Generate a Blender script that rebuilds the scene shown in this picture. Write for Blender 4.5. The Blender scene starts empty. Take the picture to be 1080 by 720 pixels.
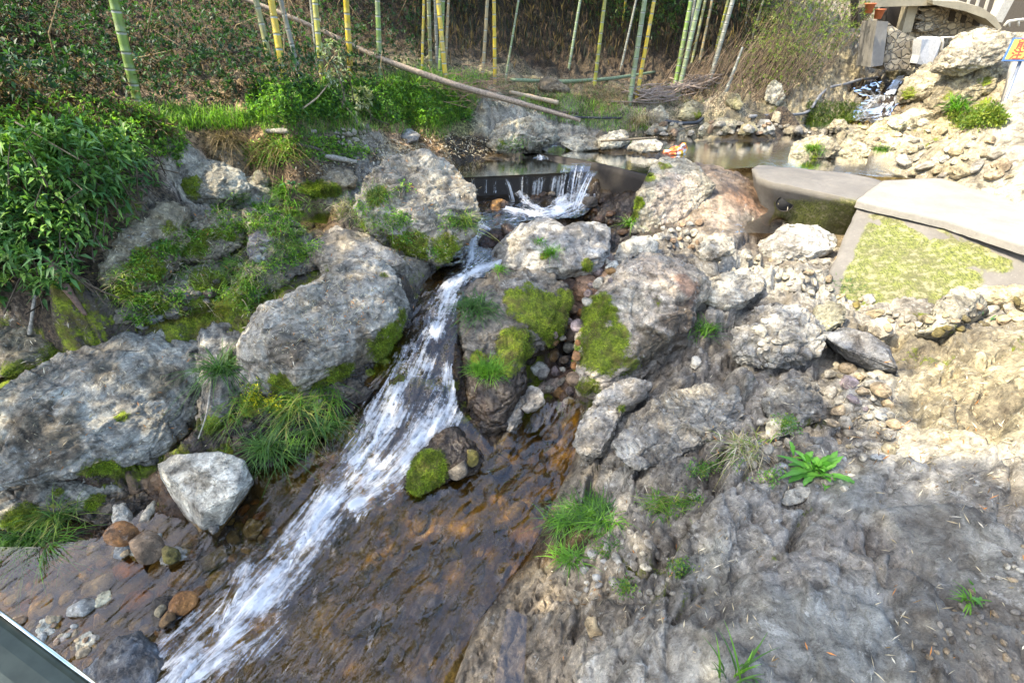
import bpy, bmesh, math, random
import numpy as np
from mathutils import Vector, Matrix
R = math.radians
rng = np.random.default_rng(7); random.seed(7)
SC = bpy.context.scene; COL = SC.collection
# ------------------------------------------------------------------ camera, sky, sun, exposure
PITCH = 32.0; F = 540.0; CZ = 2.0
cd = bpy.data.cameras.new('camera'); cam = bpy.data.objects.new('camera', cd); COL.objects.link(cam)
cam.location = (0, 0, CZ); cam.rotation_euler = (R(90-PITCH), 0, 0)
cd.sensor_width = 36; cd.lens = 18; cd.clip_end = 500; cd.clip_start = 0.05
SC.camera = cam
SUN_EL, SUN_AZ = 54.0, -106.0            # azimuth measured from +Y towards +X
w = bpy.data.worlds.new('World'); SC.world = w; w.use_nodes = True
nt = w.node_tree; sky = nt.nodes.new('ShaderNodeTexSky'); sky.sky_type = 'NISHITA'; sky.sun_disc = False
sky.sun_elevation = R(SUN_EL); sky.sun_rotation = R(SUN_AZ); sky.air_density = 1.0; sky.dust_density = 2.5
nt.links.new(sky.outputs[0], nt.nodes['Background'].inputs[0]); nt.nodes['Background'].inputs[1].default_value = 0.15
sl = bpy.data.lights.new('sun', 'SUN'); sl.energy = 2.35; sl.angle = R(0.6); sl.color = (1, .90, .72)
so = bpy.data.objects.new('sun', sl); COL.objects.link(so)
SUNV = np.array([math.sin(R(SUN_AZ))*math.cos(R(SUN_EL)), math.cos(R(SUN_AZ))*math.cos(R(SUN_EL)), math.sin(R(SUN_EL))])
so.rotation_euler = Vector(SUNV).to_track_quat('Z', 'Y').to_euler(); so.location = (-6, 0, 12)
SC.view_settings.view_transform = 'Standard'; SC.view_settings.look = 'None'
SC.view_settings.exposure = 2.4; SC.view_settings.gamma = 1
SC.cycles.max_bounces = 7; SC.cycles.diffuse_bounces = 3; SC.cycles.transparent_max_bounces = 12
SC.cycles.caustics_reflective = False; SC.cycles.caustics_refractive = False
# ------------------------------------------------------------------ helpers
sp, cp = math.sin(R(PITCH)), math.cos(R(PITCH))
def rays(px, py):
    px = np.asarray(px, float); py = np.asarray(py, float)
    u = (px-540)/F; v = (360-py)/F
    return np.stack([u, cp+v*sp, -sp+v*cp], -1)
def T(px, py, t): return np.array([0, 0, CZ]) + rays(px, py)*t
def W(px, py, z):
    d = rays(px, py); return np.array([0, 0, CZ]) + d*((z-CZ)/d[..., 2:3] if d.ndim > 1 else (z-CZ)/d[2])
def Yp(px, py, Y):
    d = rays(px, py); return np.array([0, 0, CZ]) + d*(Y/d[1])
def project(P):
    P = np.asarray(P)-np.array([0, 0, CZ])
    f = P[..., 1]*cp - P[..., 2]*sp; up = P[..., 1]*sp + P[..., 2]*cp
    return 540+F*P[..., 0]/f, 360-F*up/f, f
def _h(ix, iy, iz, s):
    h = (ix*374761393 + iy*668265263 + iz*2147483647 + s*974634777) & 0xffffffff
    h = ((h ^ (h >> 13))*1274126177) & 0xffffffff
    h = ((h ^ (h >> 15))*2246822519) & 0xffffffff
    return (h ^ (h >> 16)) & 0xffffffff
def pn(P, s=0):
    P = np.asarray(P, float); I = np.floor(P).astype(np.int64); f = P-I; u = f*f*f*(f*(f*6-15)+10); out = 0
    for a in (0, 1):
        for b in (0, 1):
            for c in (0, 1):
                h = _h(I[:, 0]+a, I[:, 1]+b, I[:, 2]+c, s)
                g = (((h & 1023)/511.5-1)*(f[:, 0]-a) + (((h >> 10) & 1023)/511.5-1)*(f[:, 1]-b) + (((h >> 20) & 1023)/511.5-1)*(f[:, 2]-c))
                out = out + g*(u[:, 0] if a else 1-u[:, 0])*(u[:, 1] if b else 1-u[:, 1])*(u[:, 2] if c else 1-u[:, 2])
    return out*1.2
def fbm(P, o=4, s=0, g=.5, ridged=False):
    P = np.asarray(P, float); r = 0; a = 1
    for i in range(o):
        n = pn(P*2**i+i*7.3, s+i); r = r + a*((1-2.6*np.abs(n))-.5 if ridged else n); a *= g
    return r
def facets(P, s=0, tilt=.8):
    """value of tilted plates (one per Voronoi cell) and the distance to the joint between them"""
    P = np.asarray(P, float); I = np.floor(P).astype(np.int64); n = len(P)
    d1 = np.full(n, 9.); d2 = np.full(n, 9.); val = np.zeros(n)
    for a in (-1, 0, 1):
        for b in (-1, 0, 1):
            for c in (-1, 0, 1):
                J = I+np.array([a, b, c]); h = _h(J[:, 0], J[:, 1], J[:, 2], s); g = _h(J[:, 0], J[:, 1], J[:, 2], s+99)
                q = J+np.stack([(h & 1023)/1023, ((h >> 10) & 1023)/1023, ((h >> 20) & 1023)/1023], -1)
                e = P-q; d = np.sqrt((e*e).sum(1))
                tl = (((g & 1023)/511.5-1)*e[:, 0]+(((g >> 10) & 1023)/511.5-1)*e[:, 1]+(((g >> 20) & 1023)/511.5-1)*e[:, 2])*tilt + ((g % 977)/977-.5)*.5
                m = d < d1
                d2 = np.where(m, d1, np.minimum(d2, d)); val = np.where(m, tl, val); d1 = np.where(m, d, d1)
    return val, d2-d1
def mesh_np(name, V, Fc, smooth=True):
    me = bpy.data.meshes.new(name); V = np.asarray(V, np.float32)
    if isinstance(Fc, np.ndarray):
        k = Fc.shape[1]; n = len(Fc)
        me.vertices.add(len(V)); me.vertices.foreach_set('co', V.ravel())
        me.loops.add(n*k); me.loops.foreach_set('vertex_index', Fc.astype(np.int32).ravel())
        me.polygons.add(n); me.polygons.foreach_set('loop_start', np.arange(0, n*k, k, dtype=np.int32))
        me.update(calc_edges=True)
    else:
        me.from_pydata([tuple(map(float, v)) for v in V], [], Fc)
    if smooth and len(me.polygons): me.polygons.foreach_set('use_smooth', np.ones(len(me.polygons), bool))
    return me
def fattr(me, name, a):
    at = me.attributes.new(name, 'FLOAT', 'POINT'); at.data.foreach_set('value', np.asarray(a, np.float32).ravel())
def cattr(me, name, a):
    a = np.asarray(a, np.float32); a = np.concatenate([a, np.ones((len(a), 1), np.float32)], 1)
    at = me.attributes.new(name, 'FLOAT_COLOR', 'POINT'); at.data.foreach_set('color', a.ravel())
def vattr(me, name, a):
    at = me.attributes.new(name, 'FLOAT_VECTOR', 'POINT'); at.data.foreach_set('vector', np.asarray(a, np.float32).ravel())
def link(name, me, mat=None, parent=None, label=None, cat=None, group=None, kind=None):
    o = bpy.data.objects.new(name, me); COL.objects.link(o)
    if me is not None and mat is not None: me.materials.append(mat)
    if parent is not None: o.parent = parent
    if label: o['label'] = label
    if cat: o['category'] = cat
    if group: o['group'] = group
    if kind: o['kind'] = kind
    return o
def center(V):
    """origin at the thing's base: returns the shifted vertices and the location"""
    V = np.asarray(V, float); c = np.array([(V[:, 0].min()+V[:, 0].max())/2, (V[:, 1].min()+V[:, 1].max())/2, V[:, 2].min()])
    return V-c, c
def linkat(name, V, Fc, mat, attrs=None, smooth=True, **k):
    Vc, c = center(V); me = mesh_np(name, Vc, Fc, smooth)
    if attrs:
        for n_, a in attrs.items(): (cattr if np.asarray(a).ndim == 2 else fattr)(me, n_, a)
    o = link(name, me, mat, **k); o.location = c; return o
def child(name, V, Fc, mat, parent, attrs=None, smooth=True, label=None):
    me = mesh_np(name, np.asarray(V, float)-np.array(parent.location), Fc, smooth)
    if attrs:
        for n_, a in attrs.items(): (cattr if np.asarray(a).ndim == 2 else fattr)(me, n_, a)
    return link(name, me, mat, parent=parent, label=label)
def empty(name, loc, label, cat, group=None):
    o = link(name, None, label=label, cat=cat, group=group); o.location = [float(q) for q in loc]; return o
def inpoly(x, y, poly):
    x = np.asarray(x, float); y = np.asarray(y, float); r = np.zeros(x.shape, bool); n = len(poly); j = n-1
    for i in range(n):
        xi, yi = poly[i]; xj, yj = poly[j]
        with np.errstate(divide='ignore', invalid='ignore'):
            r ^= ((yi > y) != (yj > y)) & (x < (xj-xi)*(y-yi)/(yj-yi+1e-12)+xi)
        j = i
    return r
def rpoly(poly, n, r=rng):
    p = np.array(poly, float); lo, hi = p.min(0), p.max(0); out = []
    while sum(map(len, out)) < n:
        q = r.uniform(lo, hi, (n*2, 2)); out.append(q[inpoly(q[:, 0], q[:, 1], poly)])
    return np.concatenate(out)[:n]
def smoothstep(a, b, x): t = np.clip((x-a)/(b-a), 0, 1); return t*t*(3-2*t)
# ------------------------------------------------------------------ node helpers and materials
class N:
    def __init__(s, name):
        s.m = bpy.data.materials.new(name); s.m.use_nodes = True; s.t = s.m.node_tree; s.t.nodes.clear()
        s.out = s.t.nodes.new('ShaderNodeOutputMaterial')
    def n(s, ty, ins=None, **k):
        x = s.t.nodes.new('ShaderNode'+ty)
        for a, b in k.items(): setattr(x, a, b)
        for a, b in (ins or {}).items(): s.set(x.inputs[a], b)
        return x
    def set(s, i, b):
        if hasattr(b, 'is_output') or isinstance(b, bpy.types.NodeSocket): s.t.links.new(b, i)
        elif isinstance(b, (tuple, list)) and len(b) == 3 and i.type == 'RGBA': i.default_value = (*b, 1)
        else: i.default_value = b
    def attr(s, name, col=False):
        a = s.n('Attribute', attribute_name=name); return a.outputs['Color' if col else 'Fac']
    def attrv(s, name): return s.n('Attribute', attribute_name=name).outputs['Vector']
    def pos(s): return s.n('NewGeometry').outputs['Position']
    def noise(s, v, sc, det=4, ro=.55, dist=0, out='Fac', lac=2):
        return s.n('TexNoise', {'Vector': v, 'Scale': sc, 'Detail': det, 'Roughness': ro, 'Distortion': dist, 'Lacunarity': lac}).outputs[out]
    def voro(s, v, sc, feature='DISTANCE_TO_EDGE', out='Distance', rnd=1):
        return s.n('TexVoronoi', {'Vector': v, 'Scale': sc, 'Randomness': rnd}, feature=feature).outputs[out]
    def math(s, op, a, b=0.0, c=None, clamp=False):
        x = s.n('Math', {0: a, 1: b}, operation=op, use_clamp=clamp)
        if c is not None: s.set(x.inputs[2], c)
        return x.outputs[0]
    def mr(s, v, a, b, c=0.0, d=1.0):
        return s.n('MapRange', {0: v, 1: a, 2: b, 3: c, 4: d}).outputs[0]
    def mix(s, f, a, b, mode='MIX'):
        x = s.n('Mix', data_type='RGBA', blend_type=mode); s.set(x.inputs[0], f); s.set(x.inputs[6], a); s.set(x.inputs[7], b); return x.outputs[2]
    def mixv(s, v, d, k):
        x = s.n('VectorMath', {0: d}, operation='SCALE'); s.set(x.inputs['Scale'], k)
        return s.n('VectorMath', {0: v, 1: x.outputs[0]}, operation='ADD').outputs[0]
    def scale(s, v, sc): return s.n('Mapping', {'Vector': v, 'Scale': sc}).outputs[0]
    def bump(s, h, st=.5, dist=.01, nrm=None):
        b = s.n('Bump', {'Height': h, 'Strength': st, 'Distance': dist})
        if nrm is not None: s.set(b.inputs['Normal'], nrm)
        return b.outputs[0]
    def pbsdf(s, **k):
        x = s.n('BsdfPrincipled')
        for a, b in k.items(): s.set(x.inputs[a.replace('_', ' ')], b)
        return x.outputs[0]
    def done(s, sh): s.t.links.new(sh, s.out.inputs[0]); return s.m
def make_rock(name, lichen=.5, crack=.6, near=True, mossy=True):
    m = N(name); P = m.pos(); tint = m.attr('tint', True); moss = m.attr('moss'); moss = m.math('ADD', moss, m.math('MULTIPLY', m.math('SUBTRACT', m.noise(P, 8, 4, .6), .5), m.mr(moss, 0, .5, 0, 1.3))); wet = m.attr('wet')
    wv = m.noise(P, 3, 3, out='Color'); Pw = m.mixv(P, wv, .22)
    big = m.noise(Pw, 2.2, 6, .62); mid = m.noise(Pw, 11, 7, .68); fine = m.noise(P, 85, 5, .7); 
    col = m.mix(m.mr(mid, .33, .67), m.mix(1.0, tint, (.26, .242, .20), 'MULTIPLY'), m.mix(1.0, tint, (1.55, 1.47, 1.25), 'MULTIPLY'))
    col = m.mix(m.mr(big, .40, .62, 0, .85), col, m.mix(.75, col, (.07, .056, .04)))
    bd = m.noise(m.n('Mapping', {'Vector': Pw, 'Rotation': (.5, .35, .3), 'Scale': (1.2, 1.6, 13)}).outputs[0], 2.2, 5, .6); col = m.mix(m.mr(bd, .47, .36, 0, .6), col, m.mix(1.0, col, (.42, .38, .33), 'MULTIPLY')); col = m.mix(m.mr(bd, .56, .66, 0, .35), col, m.mix(1.0, col, (1.4, 1.36, 1.25), 'MULTIPLY'))
    # purple-brown and ochre drifts
    hue = m.noise(Pw, 1.3, 4, .6)
    col = m.mix(m.mr(hue, .5, .72, 0, .55), col, m.mix(1.0, col, (1.04, .95, .74), 'MULTIPLY'))
    # pale lichen: crisp little patches
    li = m.noise(Pw, 24, 8, .72); lm = m.math('MULTIPLY', m.mr(li, .56, .63), m.mr(m.noise(P, 3.1, 3), .4, .62, 0, lichen))
    col = m.mix(lm, col, (.43, .43, .38))
    sp_ = m.mr(m.noise(P, 130, 4, .75), .55, .63, 0, .35); col = m.mix(sp_, col, m.mix(1.0, col, (1.75, 1.75, 1.75), 'MULTIPLY'))
    dk = m.mr(fine, .43, .30, 0, .85); col = m.mix(dk, col, m.mix(1.0, col, (.3, .28, .25), 'MULTIPLY'))
    pl = m.mr(m.attr('plain'), 0, 1, 1, .35); g1 = m.noise(m.mixv(P, wv, .05), 46, 4, .65); g2 = m.noise(Pw, 27, 5, .7)
    col = m.mix(m.math('MULTIPLY', m.mr(g1, .545, .60, 0, .50), pl), col, m.mix(1.0, col, (1.9, 1.85, 1.75), 'MULTIPLY')); col = m.mix(m.math('MULTIPLY', m.mr(g2, .43, .37, 0, .65), pl), col, m.mix(1.0, col, (.33, .31, .28), 'MULTIPLY'))
    c1 = m.voro(m.mixv(P, wv, .5), 4.5); c2 = m.voro(m.mixv(P, m.noise(P, 14, 3, out='Color'), .08), 17)
    ck = m.math('MULTIPLY', m.mr(c1, 0.0, .018, 1, 0), m.mr(big, .5, .62, 0, crack*.5)); ck2 = m.math('MULTIPLY', m.mr(c2, 0, .04, 1, 0), m.mr(mid, .5, .62, 0, crack*.4))
    cr = m.math('MAXIMUM', ck, ck2); col = m.mix(cr, col, (.022, .02, .016))
    # moss
    mn = m.noise(P, 38, 6, .75); mm = m.mr(m.math('ADD', moss, m.math('MULTIPLY', m.math('SUBTRACT', mn, .5), .9)), .42, .58)
    mcol = m.mix(m.mr(m.noise(P, 60, 4, .7), .35, .65), (.045, .065, .006), (.22, .27, .014)); mcol = m.mix(m.mr(m.noise(P, 9, 3), .45, .65), mcol, (.085, .075, .016))
    wn = m.mr(m.math('ADD', wet, m.math('MULTIPLY', m.math('SUBTRACT', big, .5), .8)), .35, .65)
    colw = m.mix(wn, col, m.mix(1.0, col, (.33, .28, .23), 'MULTIPLY'))
    colf = m.mix(mm, colw, mcol)
    rough = m.mr(wn, 0, 1, .88, .16); rough = m.math('MAXIMUM', rough, m.mr(mm, 0, 1, 0, .95))
    h = m.math('ADD', m.math('MULTIPLY', mid, .9), m.math('MULTIPLY', fine, .3)); h = m.math('SUBTRACT', h, m.math('MULTIPLY', cr, .35)); h = m.math('ADD', h, m.math('MULTIPLY', bd, .8))
    h = m.math('ADD', h, m.math('ADD', m.math('MULTIPLY', g1, .35), m.math('MULTIPLY', m.mr(g2, .38, .46), .22))); h = m.math('ADD', h, m.math('MULTIPLY', mm, m.math('MULTIPLY', mn, .9)))
    nb = m.bump(h, .65, .028)
    return m.done(m.pbsdf(Base_Color=colf, Roughness=rough, Normal=nb, Specular_IOR_Level=.4))
M = {}
M['rock'] = make_rock('rock'); M['rock_plain'] = make_rock('rock_plain', .25, .25)
def make_ground():
    # bedrock near the stream; leaf litter, soil and moss take over by the 'soil' attribute
    m = M['rock'].copy(); m.name = 'bedrock_and_soil'; t = m.node_tree
    x = N('tmp'); bpy.data.materials.remove(x.m); x.m = m; x.t = t
    bs = [n for n in t.nodes if n.type == 'BSDF_PRINCIPLED'][0]; colsock = bs.inputs['Base Color'].links[0].from_socket; rs = bs.inputs['Roughness'].links[0].from_socket
    P = x.pos(); soil = x.attr('soil'); sn = x.noise(P, 7, 6, .7); sm = x.mr(x.math('ADD', soil, x.math('MULTIPLY', x.math('SUBTRACT', sn, .5), .8)), .4, .6)
    tint = x.attr('tint', True)
    v = x.voro(P, 55, 'F1', 'Color'); vg = x.n('SeparateColor', {0: v}).outputs[0]
    litter = x.mix(x.mr(vg, .2, .9), x.mix(1.0, tint, (.4, .36, .32), 'MULTIPLY'), x.mix(1.0, tint, (1.9, 1.7, 1.5), 'MULTIPLY'))
    litter = x.mix(x.mr(x.noise(P, 3, 4), .45, .65), litter, x.mix(1.0, litter, (.5, .55, .45), 'MULTIPLY'))
    x.set(bs.inputs['Base Color'], x.mix(sm, colsock, litter)); x.set(bs.inputs['Roughness'], x.math('MAXIMUM', rs, x.math('MULTIPLY', sm, .95)))
    return m
M['ground'] = make_ground()
def make_leaf(name, trans=.35, rough=.5):
    m = N(name); c = m.attr('tint', True); P = m.pos()
    c = m.mix(m.mr(m.noise(P, 14, 3), .35, .65, 0, .5), c, m.mix(1.0, c, (.55, .6, .5), 'MULTIPLY'))
    a = m.pbsdf(Base_Color=c, Roughness=rough, Specular_IOR_Level=.35); b = m.n('BsdfTranslucent', {'Color': m.mix(1.0, c, (1.3, 1.5, .7), 'MULTIPLY')}).outputs[0]
    return m.done(m.n('MixShader', {0: trans, 1: a, 2: b}).outputs[0])
M['leaf'] = make_leaf('leaf'); M['dry'] = make_leaf('dry_leaf', .15, .8); 
def make_bark():
    m = N('stick_bark'); c = m.attr('tint', True); P = m.pos()
    n1 = m.noise(m.scale(P, (8, 8, 8)), 6, 5, .7)
    c = m.mix(m.mr(n1, .35, .65), m.mix(1.0, c, (.5, .48, .45), 'MULTIPLY'), m.mix(1.0, c, (1.3, 1.3, 1.25), 'MULTIPLY'))
    return m.done(m.pbsdf(Base_Color=c, Roughness=.75, Normal=m.bump(n1, .4, .006)))
M['bark'] = make_bark()
def make_culm():
    m = N('bamboo_culm'); c = m.attr('tint', True); P = m.pos(); n1 = m.noise(m.scale(P, (1, 1, .12)), 45, 4, .6); n2 = m.noise(P, 7, 3)
    c = m.mix(m.mr(n1, .35, .7, 0, .5), c, m.mix(1.0, c, (.6, .6, .5), 'MULTIPLY')); c = m.mix(m.mr(n2, .48, .66, 0, .5), c, (.20, .20, .13)); c = m.mix(m.mr(m.noise(P, 60, 4, .7), .58, .68, 0, .6), c, (.07, .06, .035))
    return m.done(m.pbsdf(Base_Color=c, Roughness=.42))
M['culm'] = make_culm()
def make_concrete(name, base, algae):
    m = N(name); P = m.pos(); a = m.attr('algae'); big = m.noise(P, 3, 5, .6); mid = m.noise(P, 18, 6, .65); fine = m.noise(P, 120, 4, .7)
    c = m.mix(m.mr(big, .35, .65), tuple(q*.72 for q in base), base); c = m.mix(m.mr(mid, .35, .7, 0, .5), c, tuple(q*.6 for q in base))
    c = m.mix(m.mr(fine, .6, .7, 0, .6), c, (.09, .085, .07)); c = m.mix(m.mr(m.noise(P, 60, 3), .62, .7, 0, .5), c, tuple(min(.75, q*1.35) for q in base))
    st = m.noise(m.scale(P, (95, 40, 5.0)), 1, 6, .7)
    ac = m.mix(m.mr(st, .38, .62), (.03, .04, .006), (.165, .175, .035)); ac = m.mix(m.mr(m.noise(P, 4.5, 4, .6), .45, .62, 0, .75), ac, (.075, .07, .03)); ac = m.mix(m.mr(mid, .5, .62, 0, .7), ac, (.24, .22, .12)); ac = m.mix(m.mr(fine, .6, .66, 0, .8), ac, (.04, .04, .02))
    am = m.mr(m.math('ADD', a, m.math('MULTIPLY', m.math('SUBTRACT', mid, .5), .5)), .42, .58)
    c = m.mix(am, c, ac); h = m.math('ADD', m.math('MULTIPLY', mid, .8), m.math('MULTIPLY', fine, .35))
    return m.done(m.pbsdf(Base_Color=c, Roughness=.85, Normal=m.bump(h, .6, .012)))
M['concrete'] = make_concrete('concrete', (.25, .233, .20), 0); M['shaded_concrete'] = make_concrete('shaded_concrete', (.15, .137, .115), 0); M['house_concrete'] = make_concrete('house_concrete', (.33, .285, .19), 0); M['concrete_dark'] = make_concrete('concrete_dark', (.026, .021, .016), 0)  # second concrete is a darker copy, shade of the causeway sides put into colour
def make_water(name, tint=(.62, .48, .26), foam=True, bs=.35, rip=(16, 30), gloss=7.5):
    """clear amber water: fresnel reflection over a tinted see-through body, white where it is broken into foam"""
    m = N(name); P = m.pos(); fl = m.attrv('flow') if foam else P
    sfl = m.scale(m.attrv('wave'), (3.5, 11, 1)) if foam else P
    n1 = m.noise(sfl, 1.0 if foam else rip[0], 4 if foam else 5, .5 if foam else .6, .9 if foam else .6); n2 = m.noise(P, rip[1], 3, .6, .4)
    h = m.math('ADD', m.math('MULTIPLY', n1, .8), m.math('MULTIPLY', n2, .12 if foam else .4)); rp = m.attr('ripple') if foam else None; nb = m.bump(h, m.math('MULTIPLY', rp, bs) if foam else bs, .03)
    fr = m.n('Fresnel', {'IOR': 1.34, 'Normal': nb}).outputs[0]; fr = m.math('MULTIPLY', m.math('POWER', fr, 1.25), m.mr(rp, 0, 1, gloss*.3, gloss) if foam else gloss, clamp=True)
    gl = m.n('BsdfGlossy', {'Color': (1, 1, 1), 'Roughness': .015, 'Normal': nb}).outputs[0]
    tr = m.n('BsdfTransparent', {'Color': tint}).outputs[0]
    sh = m.n('MixShader', {0: fr, 1: tr, 2: gl}).outputs[0]
    if foam:
        f = m.attr('foam')
        s1 = m.noise(m.scale(fl, (2.2, 22, 1)), 1, 6, .62, 1.2); s2 = m.noise(m.scale(fl, (7, 62, 1)), 1, 4, .65, .8); s3 = m.noise(P, 26, 5, .7)
        nn = m.math('ADD', m.math('MULTIPLY', m.math('SUBTRACT', s1, .5), 1.5), m.math('ADD', m.math('MULTIPLY', m.math('SUBTRACT', s2, .5), .5), m.math('MULTIPLY', m.math('SUBTRACT', s3, .5), 1.0)))
        nn = m.math('MULTIPLY', nn, 1.35); ff = m.mr(m.math('ADD', f, m.math('MULTIPLY', nn, m.mr(f, 0, .25, 0, 1))), .34, 1.25); ff = m.math('MINIMUM', ff, .92)
        wh = m.n('BsdfDiffuse', {'Color': (.80, .81, .80), 'Normal': m.bump(m.math('ADD', s1, m.math('MULTIPLY', s2, .5)), .35, .02)}).outputs[0]
        tl = m.n('BsdfTranslucent', {'Color': (.8, .82, .84)}).outputs[0]; wh = m.n('MixShader', {0: .25, 1: wh, 2: tl}).outputs[0]
        sh = m.n('MixShader', {0: ff, 1: sh, 2: wh}).outputs[0]
    return m.done(sh)
M['stream'] = make_water('stream_water', (.90, .74, .42), bs=.8, rip=(12, 14), gloss=6.2); M['falls'] = make_water('falling_water', (.97, .97, .96), bs=.4, rip=(12, 14), gloss=.6); M['pool'] = make_water('pool_water', (.42, .36, .2), False, .10, (7, 22)); M['puddle'] = make_water('puddle_water', (.7, .62, .5), False, .1)
def simple(name, col, rough=.6, metal=0, bump=None):
    m = N(name); P = m.pos(); n = m.noise(P, 30, 4, .6); c = m.mix(m.mr(n, .35, .65), tuple(q*.75 for q in col), col)
    return m.done(m.pbsdf(Base_Color=c, Roughness=rough, Metallic=metal, Normal=m.bump(n, bump or .1, .004)))
# ------------------------------------------------------------------ the lie of the land: spot heights, joined smoothly
ZP = [(900,800,.1),(700,820,-.05),(560,820,-.45),(200,800,-1.0),(400,800,-1.02),(20,600,-.95),(100,640,-.95),(200,600,-.95),(250,545,-.9),(300,650,-1.0),(400,650,-.98),(450,560,-.95),
(525,500,-.93),(580,450,-.88),(430,700,-1.0),(485,600,-.95),(20,700,-1.0),(330,520,-.85),(400,450,-.6),(440,400,-.38),(460,350,-.15),(475,310,-.02),(500,285,.0),(520,250,.02),(560,215,.05),
(600,205,.07),(530,215,.07),(632,215,.13),(650,225,.1),(430,330,.12),(440,290,.22),(425,370,-.08),(380,410,-.22),(340,430,-.3),(300,450,-.38),(280,480,-.55),(250,500,-.72),(500,330,-.1),(500,400,-.5),(490,450,-.7),
(470,490,-.72),(510,460,-.6),(540,430,-.62),(520,400,-.55),(560,330,-.1),(590,300,.0),(580,370,-.45),(600,400,-.55),(560,415,-.65),(600,340,-.38),(600,370,-.52),(615,300,-.08),(620,270,.08),(650,330,-.05),
(640,400,-.5),(700,370,-.15),(600,470,-.76),(590,500,-.76),(585,530,-.70),(565,575,-.69),(530,625,-.70),(500,670,-.72),(472,725,-.74),(640,440,-.35),(665,420,-.2),(640,500,-.35),(615,540,-.45),(600,585,-.45),(580,640,-.5),(550,700,-.52),(520,780,-.6),
(720,450,-.1),(700,520,-.15),(680,600,-.18),(660,680,-.15),(640,780,-.15),(800,450,.05),(780,550,.0),(760,620,.0),(850,600,.14),(800,700,.1),(900,700,.18),(1000,700,.2),(1060,560,.3),(1000,500,.25),
(900,550,.15),(1060,450,.35),(1060,700,.2),(1200,500,.5),(1200,700,.3),(1300,400,.8),(900,460,.1),(850,400,.1),(800,400,.1),(750,350,.03),(860,330,.1),(960,400,.2),(1040,380,.32),(1090,345,.4),
(1000,340,.12),(920,330,.03),(925,300,.0),(1060,300,.2),(760,300,.08),(720,270,.08),(800,270,.06),(860,280,.06),(700,250,.1),(660,245,.0),(800,240,.07),(860,235,.04),(826,226,.06),(808,218,.12),(765,205,.36),(745,188,.45),(775,182,.46),
(950,220,.15),(1050,220,.15),(1000,250,.1),(1150,260,.15),(700,150,.2),(800,150,.2),(850,165,.2),(950,180,.25),(1030,182,.25),(600,165,.2),(660,165,.2),(500,182,.25),(560,172,.25),(1080,190,.35),
(540,157,.52),(600,152,.52),(660,149,.52),(690,141,.5),(740,139,.5),(840,134,.5),(560,130,.72),(640,130,.75),(700,120,.75),(760,115,.82),(600,100,.98),(680,95,1.0),(760,90,1.12),(830,110,.85),
(440,145,.72),(480,162,.52),(430,170,.68),(400,140,.85),(440,120,1.0),(400,105,1.2),(440,85,1.34),(520,80,1.25),(520,110,1.0),(600,80,1.15),(350,100,1.35),(300,110,1.3),(300,90,1.5),
(200,150,1.05),(250,140,1.05),(200,190,.75),(240,190,.65),(170,240,.55),(200,280,.35),(140,280,.4),(300,200,.55),(330,220,.38),(350,180,.68),(400,180,.62),(430,210,.5),(470,200,.42),(490,230,.25),
(450,250,.3),(400,260,.3),(350,250,.35),(300,270,.22),(260,300,.15),(230,330,-.02),(180,325,-.02),(320,320,.1),(380,330,.05),(300,380,-.15),(200,400,-.2),(100,420,-.38),(40,400,-.2),(100,340,.05),(30,330,.2),
(0,420,-.35),(-80,450,-.5),(-100,520,-.75),(-100,640,-.95),(-250,560,-.8),(50,480,-.6),(100,500,-.65),(150,480,-.5),(0,520,-.6),(60,565,-.78),(0,570,-.8),(100,565,-.86),(50,300,.45),(50,250,.75),(50,180,1.1),(120,200,.9),(100,150,1.2),(50,130,1.38),(150,120,1.3),
(-200,430,-.2),(-100,600,-.7),(900,130,.6),(930,112,.72),(960,130,.55),(1000,150,.52),(940,160,.47),(1040,150,.62),(960,172,.32),(1000,174,.32),(1040,180,.32),(920,172,.3)]
TP = [(50,90,5.3),(150,90,5.6),(250,70,5.8),(0,60,5.2),(100,40,6),(200,40,6.5),(300,40,7),(380,50,8),(450,40,8.8),(550,50,9.8),(640,50,10.5),(720,60,10.8),(0,0,5.8),(100,-60,7.5),(250,-60,9),(450,-60,11),(650,-60,13),
(0,-150,8),(300,-150,11),(550,-150,14),(780,40,10.6),(850,112,9.4),(862,100,9.8),(880,60,10.6),(840,60,10.2),(830,20,10.6),(900,30,11.6),(800,-20,11.5),(868,125,9.2),(950,88,10.6),(938,104,10),(960,78,11.6),(925,72,12),(980,110,8),(1000,80,8.5),
(1030,60,8),(1060,42,7.6),(1025,44,8.6),(1080,35,7.8),(1060,90,6.5),(1050,120,5.8),(1075,165,5.2),(1090,100,5.4),(1150,100,5),(1150,180,4.6),(1300,150,4.8),(1150,20,8),(1000,50,12),(1040,40,12)]
DP = [(-4.3,3.4,.9),(-5.2,3.3,1.5),(-5.2,4.6,2.0),(-5.2,2.3,.1),(-10,3,4.0),(-6,0,.4),(-4,-1.5,-.9),(-12,10,8),(0,22,7.5),(8,26,6),(-10,22,10),(14,24,3.5),(24,24,3.5),(24,5,2.5),(6,0,1.0),(4,-1.5,.4),(0,-1.5,-.2),(-30,20,12),(-30,0,9),(12,10,1.9),(12,14,1.9),(9,12,1.7),(5,32,9),(30,32,8),(-30,32,14),(40,10,3),(40,-1,3),(-40,-1,10),(-1.5,-.5,-1)]
cp_ = np.concatenate([[W(a, b, c) for a, b, c in ZP], [T(a, b, c) for a, b, c in TP], DP])
X0 = cp_[:, :2]; D = np.sqrt(((X0[:, None]-X0[None])**2).sum(-1)+.05**2)
n = len(X0); A = np.zeros((n+3, n+3)); A[:n, :n] = D+np.eye(n)*(-.02); A[:n, n] = 1; A[:n, n+1:n+3] = X0; A[n:, :n] = A[:n, n:].T
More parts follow.
